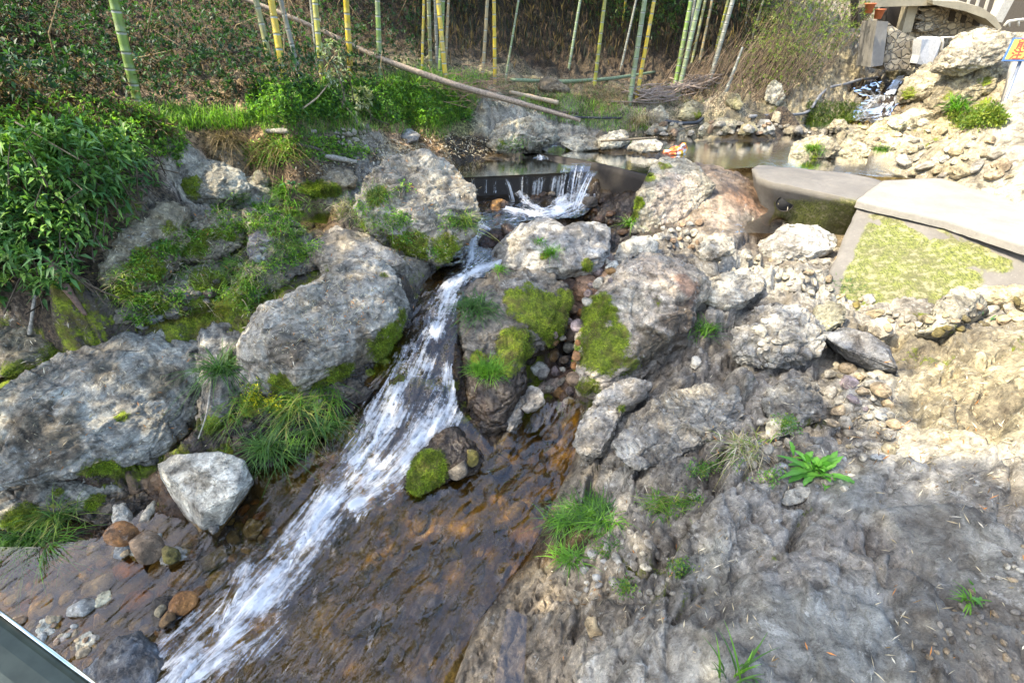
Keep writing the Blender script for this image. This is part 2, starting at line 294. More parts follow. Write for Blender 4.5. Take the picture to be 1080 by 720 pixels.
RBF = np.linalg.solve(A, np.concatenate([cp_[:, 2], [0, 0, 0]]))
def base_z(x, y):
    out = np.empty(len(x))
    for i in range(0, len(x), 40000):
        q = np.stack([x[i:i+40000], y[i:i+40000]], -1)
        d = np.sqrt(((q[:, None]-X0[None])**2).sum(-1)+.05**2); out[i:i+40000] = d@RBF[:n]+RBF[n]+q@RBF[n+1:]
    return out
NR, NC = 640, 860
k = .0066; yr = (np.exp(np.arange(NR)*k)-1)*1.0; yr = -1.2+yr*(33.2/yr[-1])
yr = -1.2+33.2*(np.exp(np.linspace(0, 1, NR)*3.9)-1)/(math.exp(3.9)-1)
hw = 3.2+1.0*np.maximum(yr, 0)
cs = np.linspace(-1, 1, NC); GX = cs[None]*hw[:, None]; GY = np.repeat(yr[:, None], NC, 1)
gx, gy = GX.ravel(), GY.ravel(); gz = base_z(gx, gy)
GZ = gz.reshape(NR, NC)
def Hz(x, y, G=None):
    G = GZ if G is None else G
    x = np.asarray(x, float); y = np.asarray(y, float)
    r = np.clip(np.interp(y, yr, np.arange(NR)), 0, NR-1.001); h = 3.2+1.0*np.maximum(y, 0)
    c = np.clip((x/h+1)*.5*(NC-1), 0, NC-1.001); r0 = r.astype(int); c0 = c.astype(int); fr = r-r0; fc = c-c0
    return (G[r0, c0]*(1-fr)*(1-fc)+G[r0+1, c0]*fr*(1-fc)+G[r0, c0+1]*(1-fr)*fc+G[r0+1, c0+1]*fr*fc)
def ground(px, py, G=None):
    """where the lines of sight meet the ground"""
    px = np.atleast_1d(np.asarray(px, float)); py = np.atleast_1d(np.asarray(py, float)); d = rays(px, py)
    ts = np.geomspace(.8, 34, 420); prev = np.full(len(px), .8); res = np.full(len(px), 34.); done = np.zeros(len(px), bool)
    for t in ts:
        p = np.array([0, 0, CZ])+d*t; below = (p[:, 2] < Hz(p[:, 0], p[:, 1], G)) & ~done
        lo = prev.copy(); hi = np.full(len(px), t)
        if below.any():
            l, h = lo[below], hi[below]; dd = d[below]
            for _ in range(12):
                mth = (l+h)/2; q = np.array([0, 0, CZ])+dd*mth[:, None]; b = q[:, 2] < Hz(q[:, 0], q[:, 1], G); h = np.where(b, mth, h); l = np.where(b, l, mth)
            res[below] = h; done |= below
        prev[:] = t
    return np.array([0, 0, CZ])+d*res[:, None], res
# material zones: (px, py, colour, cragginess, soil, wet, moss)
gr = (.215,.21,.205); lg = (.33,.325,.31); dw = (.07,.06,.05); wy = (.27,.245,.175); so_ = (.055,.042,.027); li = (.24,.165,.10); gs = (.07,.085,.03); am = (.20,.11,.035); pb = (.22,.15,.12); wc = (.34,.33,.30); sm_ = (.165,.175,.178); dk = (.035,.026,.016)
ZN = [(800,700,sm_,.12,0,0,0),(900,650,sm_,.1,0,0,0),(1000,650,sm_,.15,0,0,0),(960,560,sm_,.12,0,0,0),(1040,700,gr,.5,0,0,.1),(900,530,sm_,.2,0,0,0),(1000,480,lg,.3,0,0,0),(1060,520,lg,.5,.1,0,.15),(740,690,lg,.25,0,0,0),(640,680,lg,.5,0,0,0),(700,640,lg,.45,0,0,0),
(600,640,(.26,.225,.18),.7,0,.1,0),(540,680,(.25,.21,.165),.7,0,.2,0),(720,560,gr,1,0,0,.12),(680,590,gr,1,.1,0,.25),(780,500,gr,.9,0,0,.15),(700,480,gr,.8,0,0,.08),(740,420,gr,.7,0,0,.05),(650,480,gr,.8,0,0,.15),(800,430,gr,.9,0,0,.1),(840,440,gr,.8,.1,0,.3),(880,560,gr,.5,0,0,.05),(780,600,sm_,.7,0,0,.15),
(800,380,gr,1,0,0,0),(840,340,gr,1,0,0,0),(900,420,lg,.6,.1,0,0),(770,290,lg,.9,0,0,0),(840,300,lg,1,0,0,0),(880,310,lg,1,0,0,0),(940,320,gr,.4,0,0,.25),(925,300,gr,.3,0,0,.3),(960,370,wy,.8,0,0,.3),(1050,370,wy,.4,0,0,.05),(1000,420,wy,.6,0,0,0),(1070,430,wy,.7,0,0,.1),(940,450,gr,.3,0,0,0),
(760,200,(.24,.20,.17),.25,0,.3,0),(790,212,(.24,.14,.09),.2,0,.4,0),(800,240,gr,.2,0,.7,0),(860,250,wc,.5,0,.3,0),(700,260,gr,.8,0,.3,0),(680,245,dw,.8,0,.6,0),(560,215,dw,1,0,1,0),(610,210,dw,1,0,1,0),(520,240,dw,1,0,1,0),(500,280,dw,.8,0,1,0),(460,350,dw,.6,0,1,0),(400,440,dw,.6,0,1,0),(330,520,dw,.5,0,1,0),
(300,650,dw,.3,0,1,0),(100,640,am,.3,0,1,0),(20,600,am,.3,0,1,0),(200,590,am,.4,0,1,0),(450,600,(.11,.07,.03),.2,0,1,0),(550,480,(.17,.12,.035),.15,0,1,0),(400,700,dw,.3,0,1,0),(520,580,(.15,.11,.04),.2,0,1,0),(600,360,dw,.8,0,1,.2),(600,400,pb,.8,0,.6,.2),(630,290,pb,.8,0,.5,.1),
(490,440,dw,.7,0,.9,.3),(500,400,dw,.7,0,.6,.5),(570,400,dw,.7,0,.5,.7),(650,420,gr,.7,0,.2,.2),(430,370,dw,.6,0,.6,.6),(300,450,dw,.7,.2,.5,.7),(340,430,dk,.7,.2,.5,.8),(260,480,dw,.6,.1,.6,.5),(450,260,gr,.7,0,.2,.4),(400,250,gr,.7,0,0,.3),(300,240,gr,.9,.2,.2,.35),(330,215,dw,.5,.3,.5,.4),
(260,290,dw,.9,.1,.5,.6),(200,310,dw,.9,.1,.5,.75),(150,300,(.12,.11,.09),.9,.1,.3,.6),(180,250,(.13,.12,.10),1,.1,.2,.4),(230,250,(.12,.11,.09),1,.2,.2,.6),(220,210,lg,.8,0,0,.1),(60,400,dw,.6,.2,.6,.7),(100,350,dw,.6,.2,.5,.5),(40,350,dw,.6,.1,.4,.6),(50,290,so_,.3,1,0,0),(100,220,so_,.3,1,0,0),(120,150,so_,.3,1,0,0),(50,130,li,.3,1,0,0),  # dark zones between the left rocks: damp dirt plus gap shade put into colour
(200,150,li,.3,1,0,0),(270,150,li,.4,.8,0,.1),(300,170,so_,.6,.7,0,.2),(320,180,li,.4,.9,0,0),(380,180,gr,.8,.2,0,.1),(430,190,gr,.8,.1,0,.1),(440,150,li,.3,1,0,0),(390,145,wc,.6,.4,0,0),(420,110,gs,.2,1,0,.2),(480,100,gs,.2,1,0,.2),(350,115,gs,.2,1,0,.1),(300,110,gs,.2,1,0,0),(560,110,(.13,.12,.05),.2,1,0,.2),(640,110,(.15,.12,.06),.2,1,0,.1),
(540,140,lg,1,.2,0,.1),(590,145,lg,1,.1,0,.1),(650,135,gr,.8,.4,0,.2),(740,125,wy,.7,.6,0,.1),(820,125,so_,.5,1,0,.2),(600,165,(.12,.1,.035),.1,0,1,0),(700,155,(.1,.09,.04),.1,0,1,0),(800,155,(.1,.09,.04),.1,0,1,0),(500,180,(.13,.1,.04),.1,0,1,0),(1000,182,(.27,.245,.175),.8,0,.2,.1),
(100,60,so_,.3,1,0,0),(200,50,so_,.3,1,0,0),(50,10,so_,.3,1,0,0),(300,50,so_,.3,1,0,0),(350,20,so_,.3,1,0,0),(450,30,so_,.3,1,0,0),(560,40,dk,.3,1,0,0),(560,5,dk,.3,1,0,0),(660,40,dk,.3,1,0,0),(740,70,so_,.3,1,0,0),(760,20,dk,.3,1,0,0),(830,60,so_,.4,1,0,0),(850,90,wy,1,.3,0,0),(885,80,wy,1,.2,0,0),(890,55,wy,1,.2,0,0),(860,105,wy,.9,.2,0,.2),  # soil behind the bamboo is darkened, canopy shade put into its colour
(900,125,gr,.9,.1,.4,.5),(930,112,dw,1,0,.9,.2),(925,90,dw,1,0,.9,.2),(950,90,dw,1,0,.9,.1),(880,118,gs,.6,.4,.2,.8),(980,90,wy,.5,0,0,.1),(1010,90,wy,.45,0,0,.3),(1040,80,wy,.45,0,0,.25),(1030,110,wy,.8,.2,0,.5),(1000,135,wy,.6,.5,0,.3),(960,135,wy,.8,.2,0,.2),(1050,150,wc,.3,.1,0,0),(1075,140,wc,.2,0,0,0),(1060,45,(.5,.49,.46),.1,0,0,0),(1020,45,(.5,.49,.46),.15,0,0,0),(1100,40,(.5,.49,.46),.1,0,0,0),(1100,150,wc,.2,0,0,0),
(1150,60,wc,.2,0,0,0)]
zp, _ = ground([z[0] for z in ZN], [z[1] for z in ZN]); zv = np.array([[*z[2], *z[3:]] for z in ZN])
zdist = np.maximum(np.linalg.norm(zp-np.array([0, 0, CZ]), axis=1), 1)
val = np.empty((len(gx), zv.shape[1]))
wob = np.stack([fbm(np.stack([gx*1.3, gy*1.3, gx*0], -1), 4, 31), fbm(np.stack([gx*1.3, gy*1.3, gx*0+9], -1), 4, 37)], -1)*.35
for i in range(0, len(gx), 40000):
    q = np.stack([gx[i:i+40000], gy[i:i+40000]], -1)+wob[i:i+40000]
    d2 = ((q[:, None]-zp[None, :, :2])**2).sum(-1)/(zdist[None]**2)*16+.004
    ww = d2**-2.0; val[i:i+40000] = ww@zv/ww.sum(1, keepdims=True)
tint_t, crag, soil, wet, moss = val[:, :3], val[:, 3], val[:, 4], val[:, 5], val[:, 6]
P3 = np.stack([gx, gy, gz], -1)
rot = np.array([[.8, .6, 0], [-.6, .8, 0], [0, 0, 1.]])
Ps = P3@rot.T*np.array([1, 2.1, 2.0])
far = np.clip(np.hypot(gx, gy)/5, .8, 3)
wrp = np.stack([pn(P3*2.2, 51), pn(P3*2.2, 52), pn(P3*2.2, 53)], -1)*.25
f1, e1 = facets(Ps*1.5+wrp*1.5, 3); f2, e2 = facets(Ps*4.2+wrp*3, 5); f3, e3 = facets(Ps*11+wrp*5, 6)
dz = fbm(P3*1.1, 3, 11)*.07
dz += crag*(f1*.19+f2*.095+f3*.04 - .05*np.exp(-(e1/.05)**2) - .022*np.exp(-(e2/.07)**2) - .008*np.exp(-(e3/.09)**2))
dz *= np.where((gx > 3.5) & (gy > 5.5), .5, 1); dz += (crag*.028+.006)*np.where((gx > 3.5) & (gy > 5.5), .4, 1)*fbm(P3*9, 4, 17, .55) + .018*fbm(P3@rot.T*np.array([1.2, 5, 3]), 4, 23)*(1-soil)
dz += soil*.05*fbm(P3*3.5, 4, 29)*far
CR = [([(636,740),(668,690),(700,668),(742,640),(772,618),(800,602),(822,588),(845,560),(862,545)], .035, .05), ([(560,650),(600,632),(640,628),(668,640),(700,630),(735,622),(772,618)], .02, .03), ([(602,585),(640,600),(690,610),(720,600)], .02, .02), ([(690,470),(720,500),(760,520),(800,560),(822,588)], .02, .03), ([(640,500),(690,470),(740,440),(790,400)], .02, .03),
 ([(880,560),(930,540),(985,535),(1040,550),(1100,590)], .018, .06), ([(905,590),(960,600),(1000,640),(1060,660),(1120,700)], .02, .04), ([(830,640),(880,620),(930,650),(960,700),(965,760)], .012, .03), ([(950,440),(990,455),(1040,450),(1100,470)], .015, .04), ([(930,470),(990,500),(1050,500)], .012, .04), ([(760,680),(800,700),(850,740)], .012, .03), ([(700,360),(740,400),(760,440),(800,470)], .02, .03), ([(560,480),(640,540),(700,560)], .01, .0), ([(940,400),(1000,380),(1060,345)], .02, .03), ([(120,350),(130,420),(180,480)], .02, .0)]
for pl, dp_, st_ in CR:
    Q, _ = ground([q[0] for q in pl], [q[1] for q in pl]); Q = Q[:, :2]; best = np.full(len(gx), 9.); sd_ = np.zeros(len(gx)); wb = .03*fbm(np.stack([gx*7, gy*7, 0*gx], -1), 3, 5)
    for i in range(len(Q)-1):
        a, b = Q[i], Q[i+1]; ab = b-a; L = np.hypot(*ab); t = np.clip(((gx-a[0])*ab[0]+(gy-a[1])*ab[1])/L**2, 0, 1); ddx, ddy = gx-a[0]-t*ab[0], gy-a[1]-t*ab[1]; d_ = np.hypot(ddx, ddy); m_ = d_ < best; best = np.where(m_, d_, best); sd_ = np.where(m_, np.sign(ddx*ab[1]-ddy*ab[0]), sd_)
    s_d = best*sd_+wb; dz += -dp_*np.exp(-(s_d/.016)**2) + st_*smoothstep(-.012, .012, s_d)*np.exp(-np.maximum(s_d, 0)/.25)*(best < .8)
gz2 = gz+dz*np.clip(1-.65*(wet > .9)*(gz < -.5), 0, 1)
# leave room for built pieces: the pool bed stays under water, the slabs stay above the rock
GF = gz2.reshape(NR, NC)
idx = np.arange(NR*NC).reshape(NR, NC)
quads = np.stack([idx[:-1, :-1], idx[:-1, 1:], idx[1:, 1:], idx[1:, :-1]], -1).reshape(-1, 4)
def build_ground():
    me = mesh_np('ground', np.stack([gx, gy, gz2], -1), quads)
    e = np.minimum(e1, 1)
    mo = np.clip(moss+.35*fbm(P3*2.5, 4, 61)-.05+.25*np.exp(-(e1/.08)**2)*(crag > .4)*(gz2 < .7), 0, 1)
    cattr(me, 'tint', tint_t*(1+.35*fbm(P3*1.7, 3, 71))[:, None]); fattr(me, 'soil', soil); fattr(me, 'wet', wet+.0); fattr(me, 'moss', mo); fattr(me, 'plain', np.clip(1.25-crag*2.2, 0, 1)*(soil < .4))
    return link('ground', me, M['ground'], kind='structure')

# water surface heights, and the bed kept below them
wp = [(a, b, z) for a, b, z in [(600,212,.11),(560,228,.10),(520,240,.10),(490,215,.14),(640,220,.10),(500,272,.05),(540,262,.08),(480,292,.03),(455,310,-.03),(490,320,-.06),(465,340,-.12),(440,365,-.2),(485,365,-.22),(415,400,-.36),(480,400,-.38),(440,430,-.46),(390,440,-.5),(470,440,-.56),(375,480,-.64),(430,480,-.66),(330,530,-.73),(400,530,-.73),(250,560,-.75),(0,590,-.77),(250,650,-.78),(300,700,-.8),(500,600,-.74),(560,450,-.715),(600,480,-.715),(480,650,-.77),(100,700,-.8),(500,760,-.8),(-100,650,-.78),(0,800,-.82),(400,800,-.82),(540,540,-.725)]]
wc_ = np.array([W(a, b, c) for a, b, c in wp]); D = np.sqrt(((wc_[:, None, :2]-wc_[None, :, :2])**2).sum(-1)+.1**2); n = len(wc_); A = np.zeros((n+3, n+3)); A[:n, :n] = D+np.eye(n)*-.03; A[:n, n] = 1; A[:n, n+1:] = wc_[:, :2]; A[n:, :n] = A[:n, n:].T
wq = np.linalg.solve(A, np.concatenate([wc_[:, 2], [0]*3])); nw_ = n
def wz(x, y):
    q = np.stack([x, y], -1); out = []
    for i in range(0, len(q), 50000): s = q[i:i+50000]; out.append(np.sqrt(((s[:, None]-wc_[None, :, :2])**2).sum(-1)+.1**2)@wq[:nw_]+wq[nw_]+s@wq[nw_+1:])
    return np.concatenate(out)
WMASK = [(-900,575),(60,575),(130,562),(160,535),(230,555),(262,500),(320,470),(375,410),(425,350),(438,310),(460,280),(478,250),(480,215),(500,190),(618,190),(622,214),(608,227),(600,230),(540,234),(560,262),(520,285),(500,305),(492,340),(486,390),(492,430),(512,470),(540,445),(555,428),(600,418),(615,440),(606,480),(590,520),(562,568),(530,612),(503,650),(478,716),(400,1000),(380,1500),(-900,1500)]
def blur(a, k_):
    for _ in range(k_):
        a = (np.roll(a, 1, 0)+np.roll(a, -1, 0)+2*a)/4; a = (np.roll(a, 1, 1)+np.roll(a, -1, 1)+2*a)/4
    return a
near = (gy < 7) & (gy > .4) & (np.abs(gx) < 6)
wzz = np.full(len(gx), 9.); wzz[near] = wz(gx[near], gy[near]); px, py, f = project(np.stack([gx, gy, wzz], -1))
ins = near & (f > .2); ins[ins] = inpoly(px[ins], py[ins], WMASK)
depth = .05+.10*np.clip((2.6-gy)/1.0, 0, 1)
dl = np.where(ins, np.minimum(0, wzz-depth-gz2+.03*f3), 0.).reshape(NR, NC); dl = np.minimum(blur(dl, 6), dl*.8)
gz2 = gz2+dl.ravel(); GF = gz2.reshape(NR, NC); wet = np.where(ins, np.where(gz2 < -.65, .35, 1), wet); bedn = np.clip(fbm(P3*2.2, 4, 91)*1.2+.5, 0, 1)[:, None]; bed = ins & (gz2 < -.65); tint_t = np.where(bed[:, None], np.array([.06, .04, .015])*(1-bedn)+np.array([.30, .235, .085])*bedn, tint_t)
ROCKP = []
def settle_rocks():
    """the ground dips under every rock so that the rock sits in it, not behind it"""
    global gz2, GF
    d = np.zeros(len(gx)); PX, PY, ff = project(np.stack([gx, gy, gz2], -1))
    for poly, C0, nn, s in ROCKP:
        c = np.array(poly, float); m_ = np.where((np.abs(gx-C0[0]) < 3*s) & (np.abs(gy-C0[1]) < 3.5*s) & (ff > .2))[0]
        cc = c.mean(0); sh = cc+(c-cc)*.9; ok = m_[inpoly(PX[m_], PY[m_], sh.tolist())]
        zp_ = C0[2]-((gx[ok]-C0[0])*nn[0]+(gy[ok]-C0[1])*nn[1])/nn[2]
        d[ok] = np.minimum(d[ok], np.clip(zp_-.03-gz2[ok], -.9, 0))
    g = d.reshape(NR, NC); g = np.minimum(blur(g, 5), g*.75); gz2 = gz2+g.ravel(); GF = gz2.reshape(NR, NC)
# ------------------------------------------------------------------ rocks
_ico = {}
def ico(sub):
    if sub not in _ico:
        bm = bmesh.new(); bmesh.ops.create_icosphere(bm, subdivisions=sub, radius=1)
        V = np.array([v.co[:] for v in bm.verts]); Fc = np.array([[v.index for v in f.verts] for f in bm.faces]); bm.free(); _ico[sub] = (V, Fc)
    return _ico[sub]
def vnormals(V, Fc):
    n = np.cross(V[Fc[:, 1]]-V[Fc[:, 0]], V[Fc[:, 2]]-V[Fc[:, 0]]); o = np.zeros_like(V)
    for i in range(3): np.add.at(o, Fc[:, i], n)
    return o/(np.linalg.norm(o, axis=1, keepdims=True)+1e-12)
def rock_shape(V0, size, seed, cuts=14, rough=1.0, cutd=(.62, .95)):
    """V0 on a unit ball -> angular stone: random flat cuts"""
    r = np.random.default_rng(seed); V = V0.copy()
    for i in range(cuts):
        nrm = r.normal(size=3); nrm /= np.linalg.norm(nrm); dd = r.uniform(*cutd); e = V@nrm-dd; V -= np.where(e > 0, e*.93, 0)[:, None]*nrm
    return V
def surf_noise(V, Fc, s, amp, seed, crag=1.0):
    nrm = vnormals(V, Fc); P = V/s
    f1, e1 = facets(P*2.0*np.array([1, 1.6, 1.4])+.3*np.stack([pn(P*2, 5), pn(P*2, 6), pn(P*2, 7)], -1), seed); f2, e2 = facets(P*5.5, seed+3)
    d = crag*(f1*.22+f2*.07-.07*np.exp(-(e1/.05)**2)-.03*np.exp(-(e2/.06)**2)) + fbm(P*2.5, 5, seed+9, .52)*.10
    d = d - crag*.10*np.clip(.12-np.abs(pn(P*1.7*np.array([1, 1, 2.2])+.5*pn(P*3, 8)[:, None], seed+31)), 0, 1)/.12 + crag*.03*fbm(P*6, 4, seed+17, .6, True)
    d2 = fbm(V*22, 4, seed+13, .6)*.006
    return V+nrm*(d*amp*s+d2*min(1, amp*2))[:, None]
ROCKS = []
def rock(name, label, poly, H=.5, lean=.5, cuts=10, crag=.6, tint=gr, moss=(), base_moss=0, wet=0, sub=6, seed=0, rnd=.85, low=.9, cat='rock', group=None, mat='rock', t=None, hd=.6, cutd=(.6, .95), wetbase=None, settle=True, patch=()):
    p = np.array(poly, float); cx, cy = p.mean(0); a = p.copy()
    by = p[:, 1].max()*low+cy*(1-low); bx = np.interp(0, [0, 1], [cx, cx])
    if t is None:
        g, tt = ground([bx], [by], GF); t = tt[0]
        if g[0][1] < 4.6 and g[0][2] < .2:
            zw_ = wz(g[0][:1], g[0][1:2])[0]
            if zw_ > g[0][2] and inpoly([bx], [by], WMASK)[0]: t = (W(bx, by, zw_-.03)[1])/rays(bx, by)[1]
    vd = rays(cx, cy); vd /= np.linalg.norm(vd)
    C0 = T(bx, by, t); nr_ = np.array([0, 0, 1.])*lean - vd*(1-lean); nr_ /= np.linalg.norm(nr_)
    # plane through C0 with normal nr_: unproject the outline on it
    def onp(q):
        d = rays(q[:, 0], q[:, 1]); k_ = ((C0-np.array([0, 0, CZ]))@nr_)/(d@nr_); return np.array([0, 0, CZ])+d*k_[:, None]
    O = onp(p); c = onp(np.array([[cx, cy]]))[0]
    ax = np.cross(vd, nr_); ax /= np.linalg.norm(ax); ay = np.cross(nr_, ax)
    L = np.stack([(O-c)@ax, (O-c)@ay], -1)
    th = np.linspace(-math.pi, math.pi, 181)[:-1]; rad = np.zeros(180)
    for i, q in enumerate(th):
        d = np.array([math.cos(q), math.sin(q)]); best = 0
        for j in range(len(L)):
            s, e = L[j], L[(j+1) % len(L)]; ee = e-s; den = d[0]*ee[1]-d[1]*ee[0]
            if abs(den) < 1e-9: continue
            tt = (s[0]*ee[1]-s[1]*ee[0])/den; uu = (s[0]*d[1]-s[1]*d[0])/den
            if tt > 0 and -1e-6 <= uu <= 1+1e-6: best = max(best, tt)
        rad[i] = best
    ks = 3 if cuts < 14 else 1
    rad = np.mean([np.roll(rad, i) for i in range(-ks, ks+1)], 0)
    V0, Fc = ico(sub); V = rock_shape(V0, 1, seed+5, cuts, cutd=cutd)
    rho = np.linalg.norm(V[:, :2], axis=1)+1e-9; q = np.arctan2(V[:, 1], V[:, 0]); rr = np.interp(q, th, rad, period=2*math.pi)
    s = rad.mean(); h = H*s; rad = rad*1.02
    if settle: ROCKP.append((poly, C0, nr_, s))
    bi = ((q+math.pi)/(2*math.pi)*35.999).astype(int); mx_ = np.array([rho[bi == k_].max() if (bi == k_).any() else 1 for k_ in range(36)]); mx_ = np.interp(q, (np.arange(36)+.5)/36*2*math.pi-math.pi, mx_, period=2*math.pi)
    rh = np.minimum(rho/(.15+.85*mx_), 1.03)**rnd
    z = V[:, 2]; z = np.sign(z)*np.abs(z)**.85*np.where(z > 0, h, h*hd+ s*.25)
    X = c+ (rh*rr*np.cos(q))[:, None]*ax + (rh*rr*np.sin(q))[:, None]*ay + z[:, None]*nr_
    X = surf_noise(X, Fc, s, .62 if crag else .3, seed, crag)
    mo = np.full(len(X), base_moss, float); 
    px, py, _ = project(X); nrm = vnormals(X, Fc)
    if len(moss):
        front = (nrm@(-vd)) > -.1
        for mx, my, mr_, *st in moss:
            st = st[0] if st else .9
            i = np.argmin((px-mx)**2+(py-my)**2+np.where(front, 0, 1e6)); R3 = mr_/F*t
            mo = np.maximum(mo, st*np.clip(1.25-np.linalg.norm(X-X[i], axis=1)/R3, 0, 1)**.6)
    wtv = np.full(len(X), float(wet))
    if wetbase is not None: wtv = np.maximum(wtv, np.clip((wetbase-X[:, 2])/.10, 0, 1))
    r = np.random.default_rng(seed+1)
    tv = np.array(tint)*(1+.3*fbm(X*3, 3, seed))[:, None]
    fn = fbm(X*9, 4, seed+50)
    for mx, my, mr_, pc_ in patch:
        i = np.argmin((px-mx)**2+(py-my)**2+np.where((nrm@(-vd)) > -.1, 0, 1e6)); k_ = smoothstep(1.15, .75, np.linalg.norm(X-X[i], axis=1)/(mr_/F*t)+fn*.8)[:, None]*.9
        tv = tv*(1-k_)+np.array(pc_)*k_*(1+.3*fn[:, None])
    V_, c_ = center(X); me = mesh_np(name, V_, Fc); cattr(me, 'tint', tv); fattr(me, 'moss', mo); fattr(me, 'wet', wtv)
    o = link(name, me, M[mat], label=label, cat=cat, group=group); o.location = c_
    ROCKS.append(o); return o
def hullrock(name, label, pts, tint, seed, amp=.012, cat='rock', mat='rock_plain', wetbase=None, moss=(), patch=(), cuts=18):
    P = [W(a, b, z) for a, b, z in pts]; bm = bmesh.new(); vs = [bm.verts.new(tuple(p)) for p in P]; r_ = bmesh.ops.convex_hull(bm, input=vs); bmesh.ops.delete(bm, geom=list({g for g in r_['geom_interior']+r_['geom_unused'] if isinstance(g, bmesh.types.BMVert)}), context='VERTS')
    bmesh.ops.bevel(bm, geom=list(bm.edges), offset=.006, segments=2, affect='EDGES'); bmesh.ops.triangulate(bm, faces=list(bm.faces))
    for _ in range(9):
        le = [e for e in bm.edges if e.calc_length() > .018]
        if not le or len(bm.verts) > 60000: break
        bmesh.ops.subdivide_edges(bm, edges=le, cuts=1); bmesh.ops.triangulate(bm, faces=[f for f in bm.faces if len(f.verts) > 3])
    bm.normal_update(); bm.verts.index_update(); V = np.array([v.co[:] for v in bm.verts]); Fc = np.array([[v.index for v in f.verts] for f in bm.faces]); bm.free()
    nrm = vnormals(V, Fc); f1_, e1_ = facets(V*7, seed); X = V+nrm*(amp*(fbm(V*6, 5, seed, .6)*1.3+f1_*.9)+.004*fbm(V*40, 3, seed+1))[:, None]
    px, py, _ = project(X); mo = np.zeros(len(X)); t = np.linalg.norm(X.mean(0)-[0, 0, CZ]); tv = np.array(tint)*(1+.25*fbm(X*3, 3, seed))[:, None]; front = (nrm@rays(*[q.mean() for q in project(X)[:2]])) < .05; fn = fbm(X*9, 4, seed+5)
    for mx, my, mr_, st in moss:
        i = np.argmin((px-mx)**2+(py-my)**2+np.where(front, 0, 1e6)); mo = np.maximum(mo, st*np.clip(1.25-np.linalg.norm(X-X[i], axis=1)/(mr_/F*t), 0, 1)**.6)
    for mx, my, mr_, pc_ in patch:
        i = np.argmin((px-mx)**2+(py-my)**2+np.where(front, 0, 1e6)); k_ = smoothstep(1.15, .75, np.linalg.norm(X-X[i], axis=1)/(mr_/F*t)+fn*.8)[:, None]*.9; tv = tv*(1-k_)+np.array(pc_)*k_
    wz_ = np.zeros(len(X)) if wetbase is None else np.clip((wetbase-X[:, 2])/.06, 0, 1)
    V_, c_ = center(X); me = mesh_np(name, V_, Fc); cattr(me, 'tint', tv); fattr(me, 'moss', mo); fattr(me, 'wet', wz_); o = link(name, me, M[mat], label=label, cat=cat); o.location = c_; ROCKS.append(o); return o
rock('rock_outcrop', 'broad grey rock face filling the left edge above the small grassy bank', [(-40,440),(0,415),(60,378),(110,350),(165,333),(215,343),(234,372),(224,400),(208,440),(190,470),(150,495),(100,502),(50,510),(-40,530)], .28, .38, 8, .42, (.27,.275,.27), [(110,500,25,.7),(130,440,10,.6),(230,372,12,.6)], .12, sub=7, seed=3, cat='rock outcrop', rnd=.7, patch=[(45,460,34,(.10,.085,.065)),(170,400,20,(.15,.13,.10)),(110,390,14,(.14,.13,.11)),(190,350,20,(.38,.38,.36))])
rock('boulder', 'large rounded grey boulder left of the white water', [(232,378),(245,350),(275,322),(320,298),(370,275),(405,278),(424,298),(430,330),(424,352),(400,378),(360,398),(315,410),(262,412),(240,402)], .55, .5, 9, .38, (.29,.285,.275), [(410,362,30,.9),(360,395,22,.8),(425,335,14,.8),(300,408,20,.8),(405,290,8,.6)], .1, sub=7, seed=14, cat='boulder', rnd=.78, patch=[(385,370,22,(.12,.10,.075)),(330,330,16,(.36,.35,.33)),(300,370,20,(.16,.14,.12)),(400,310,16,(.36,.36,.35))])
rock('rock_outcrop', 'grey rock dome with grass in its cracks left of the weir', [(372,222),(385,190),(412,170),(455,165),(482,180),(502,208),(508,235),(498,258),(470,278),(440,278),(410,262),(385,250)], .5, .5, 10, .6, (.28,.275,.265), [(435,262,22,.9),(470,262,20,.9),(395,205,18,.8),(415,255,12,.8),(380,240,14,.6)], .1, sub=7, seed=24, cat='rock outcrop')
rock('rock_slab', 'pale smooth rock tongue between the grey dome and the large rounded boulder', [(345,248),(352,236),(385,248),(425,272),(436,284),(425,292),(395,288),(360,292),(338,285),(320,262)], .35, .75, 8, .35, (.27,.26,.25), [(345,285,8,.6)], .0, sub=6, seed=33, cat='rock')
rock('rock', 'olive stained blocky rock under the leafy bank at left', [(103,285),(118,252),(142,228),(176,214),(205,222),(200,250),(188,280),(168,305),(130,318),(104,312)], .4, .45, 14, .7, (.22,.2,.15), [(155,280,22,.85),(180,240,12,.6),(130,310,20,.7)], .15, seed=41, cat='rock')
rock('rock', 'lichen spotted rock with a dark mossy left side below the brown boulder', [(182,205),(190,182),(212,170),(238,172),(262,186),(268,205),(240,215),(205,214)], .5, .5, 12, .6, (.3,.3,.28), [(200,196,16,.7),(188,205,10,.7)], .15, seed=44, cat='rock')
rock('boulder', 'brownish boulder topped with dead grass on the left bank', [(212,158),(222,143),(245,140),(264,152),(270,172),(262,186),(245,190),(228,176)], .5, .45, 10, .4, (.25,.2,.13), [], .15, seed=47, cat='boulder')
rock('rock_slab', 'pale flat topped rock beside the little orange puddle', [(236,205),(245,188),(266,182),(290,196),(305,212),(298,225),(275,230),(245,222)], .4, .7, 10, .5, (.33,.33,.31), [(290,222,10,.6)], .1, seed=49, cat='rock')
rock('rock_slab', 'mossy ledge covered with dead leaves above the orange puddle', [(302,188),(318,177),(350,174),(378,180),(378,196),(355,205),(325,206),(306,203)], .4, .75, 12, .6, (.28,.24,.18), [(330,200,18,.9),(350,205,14,.8)], .2, seed=51, cat='rock')
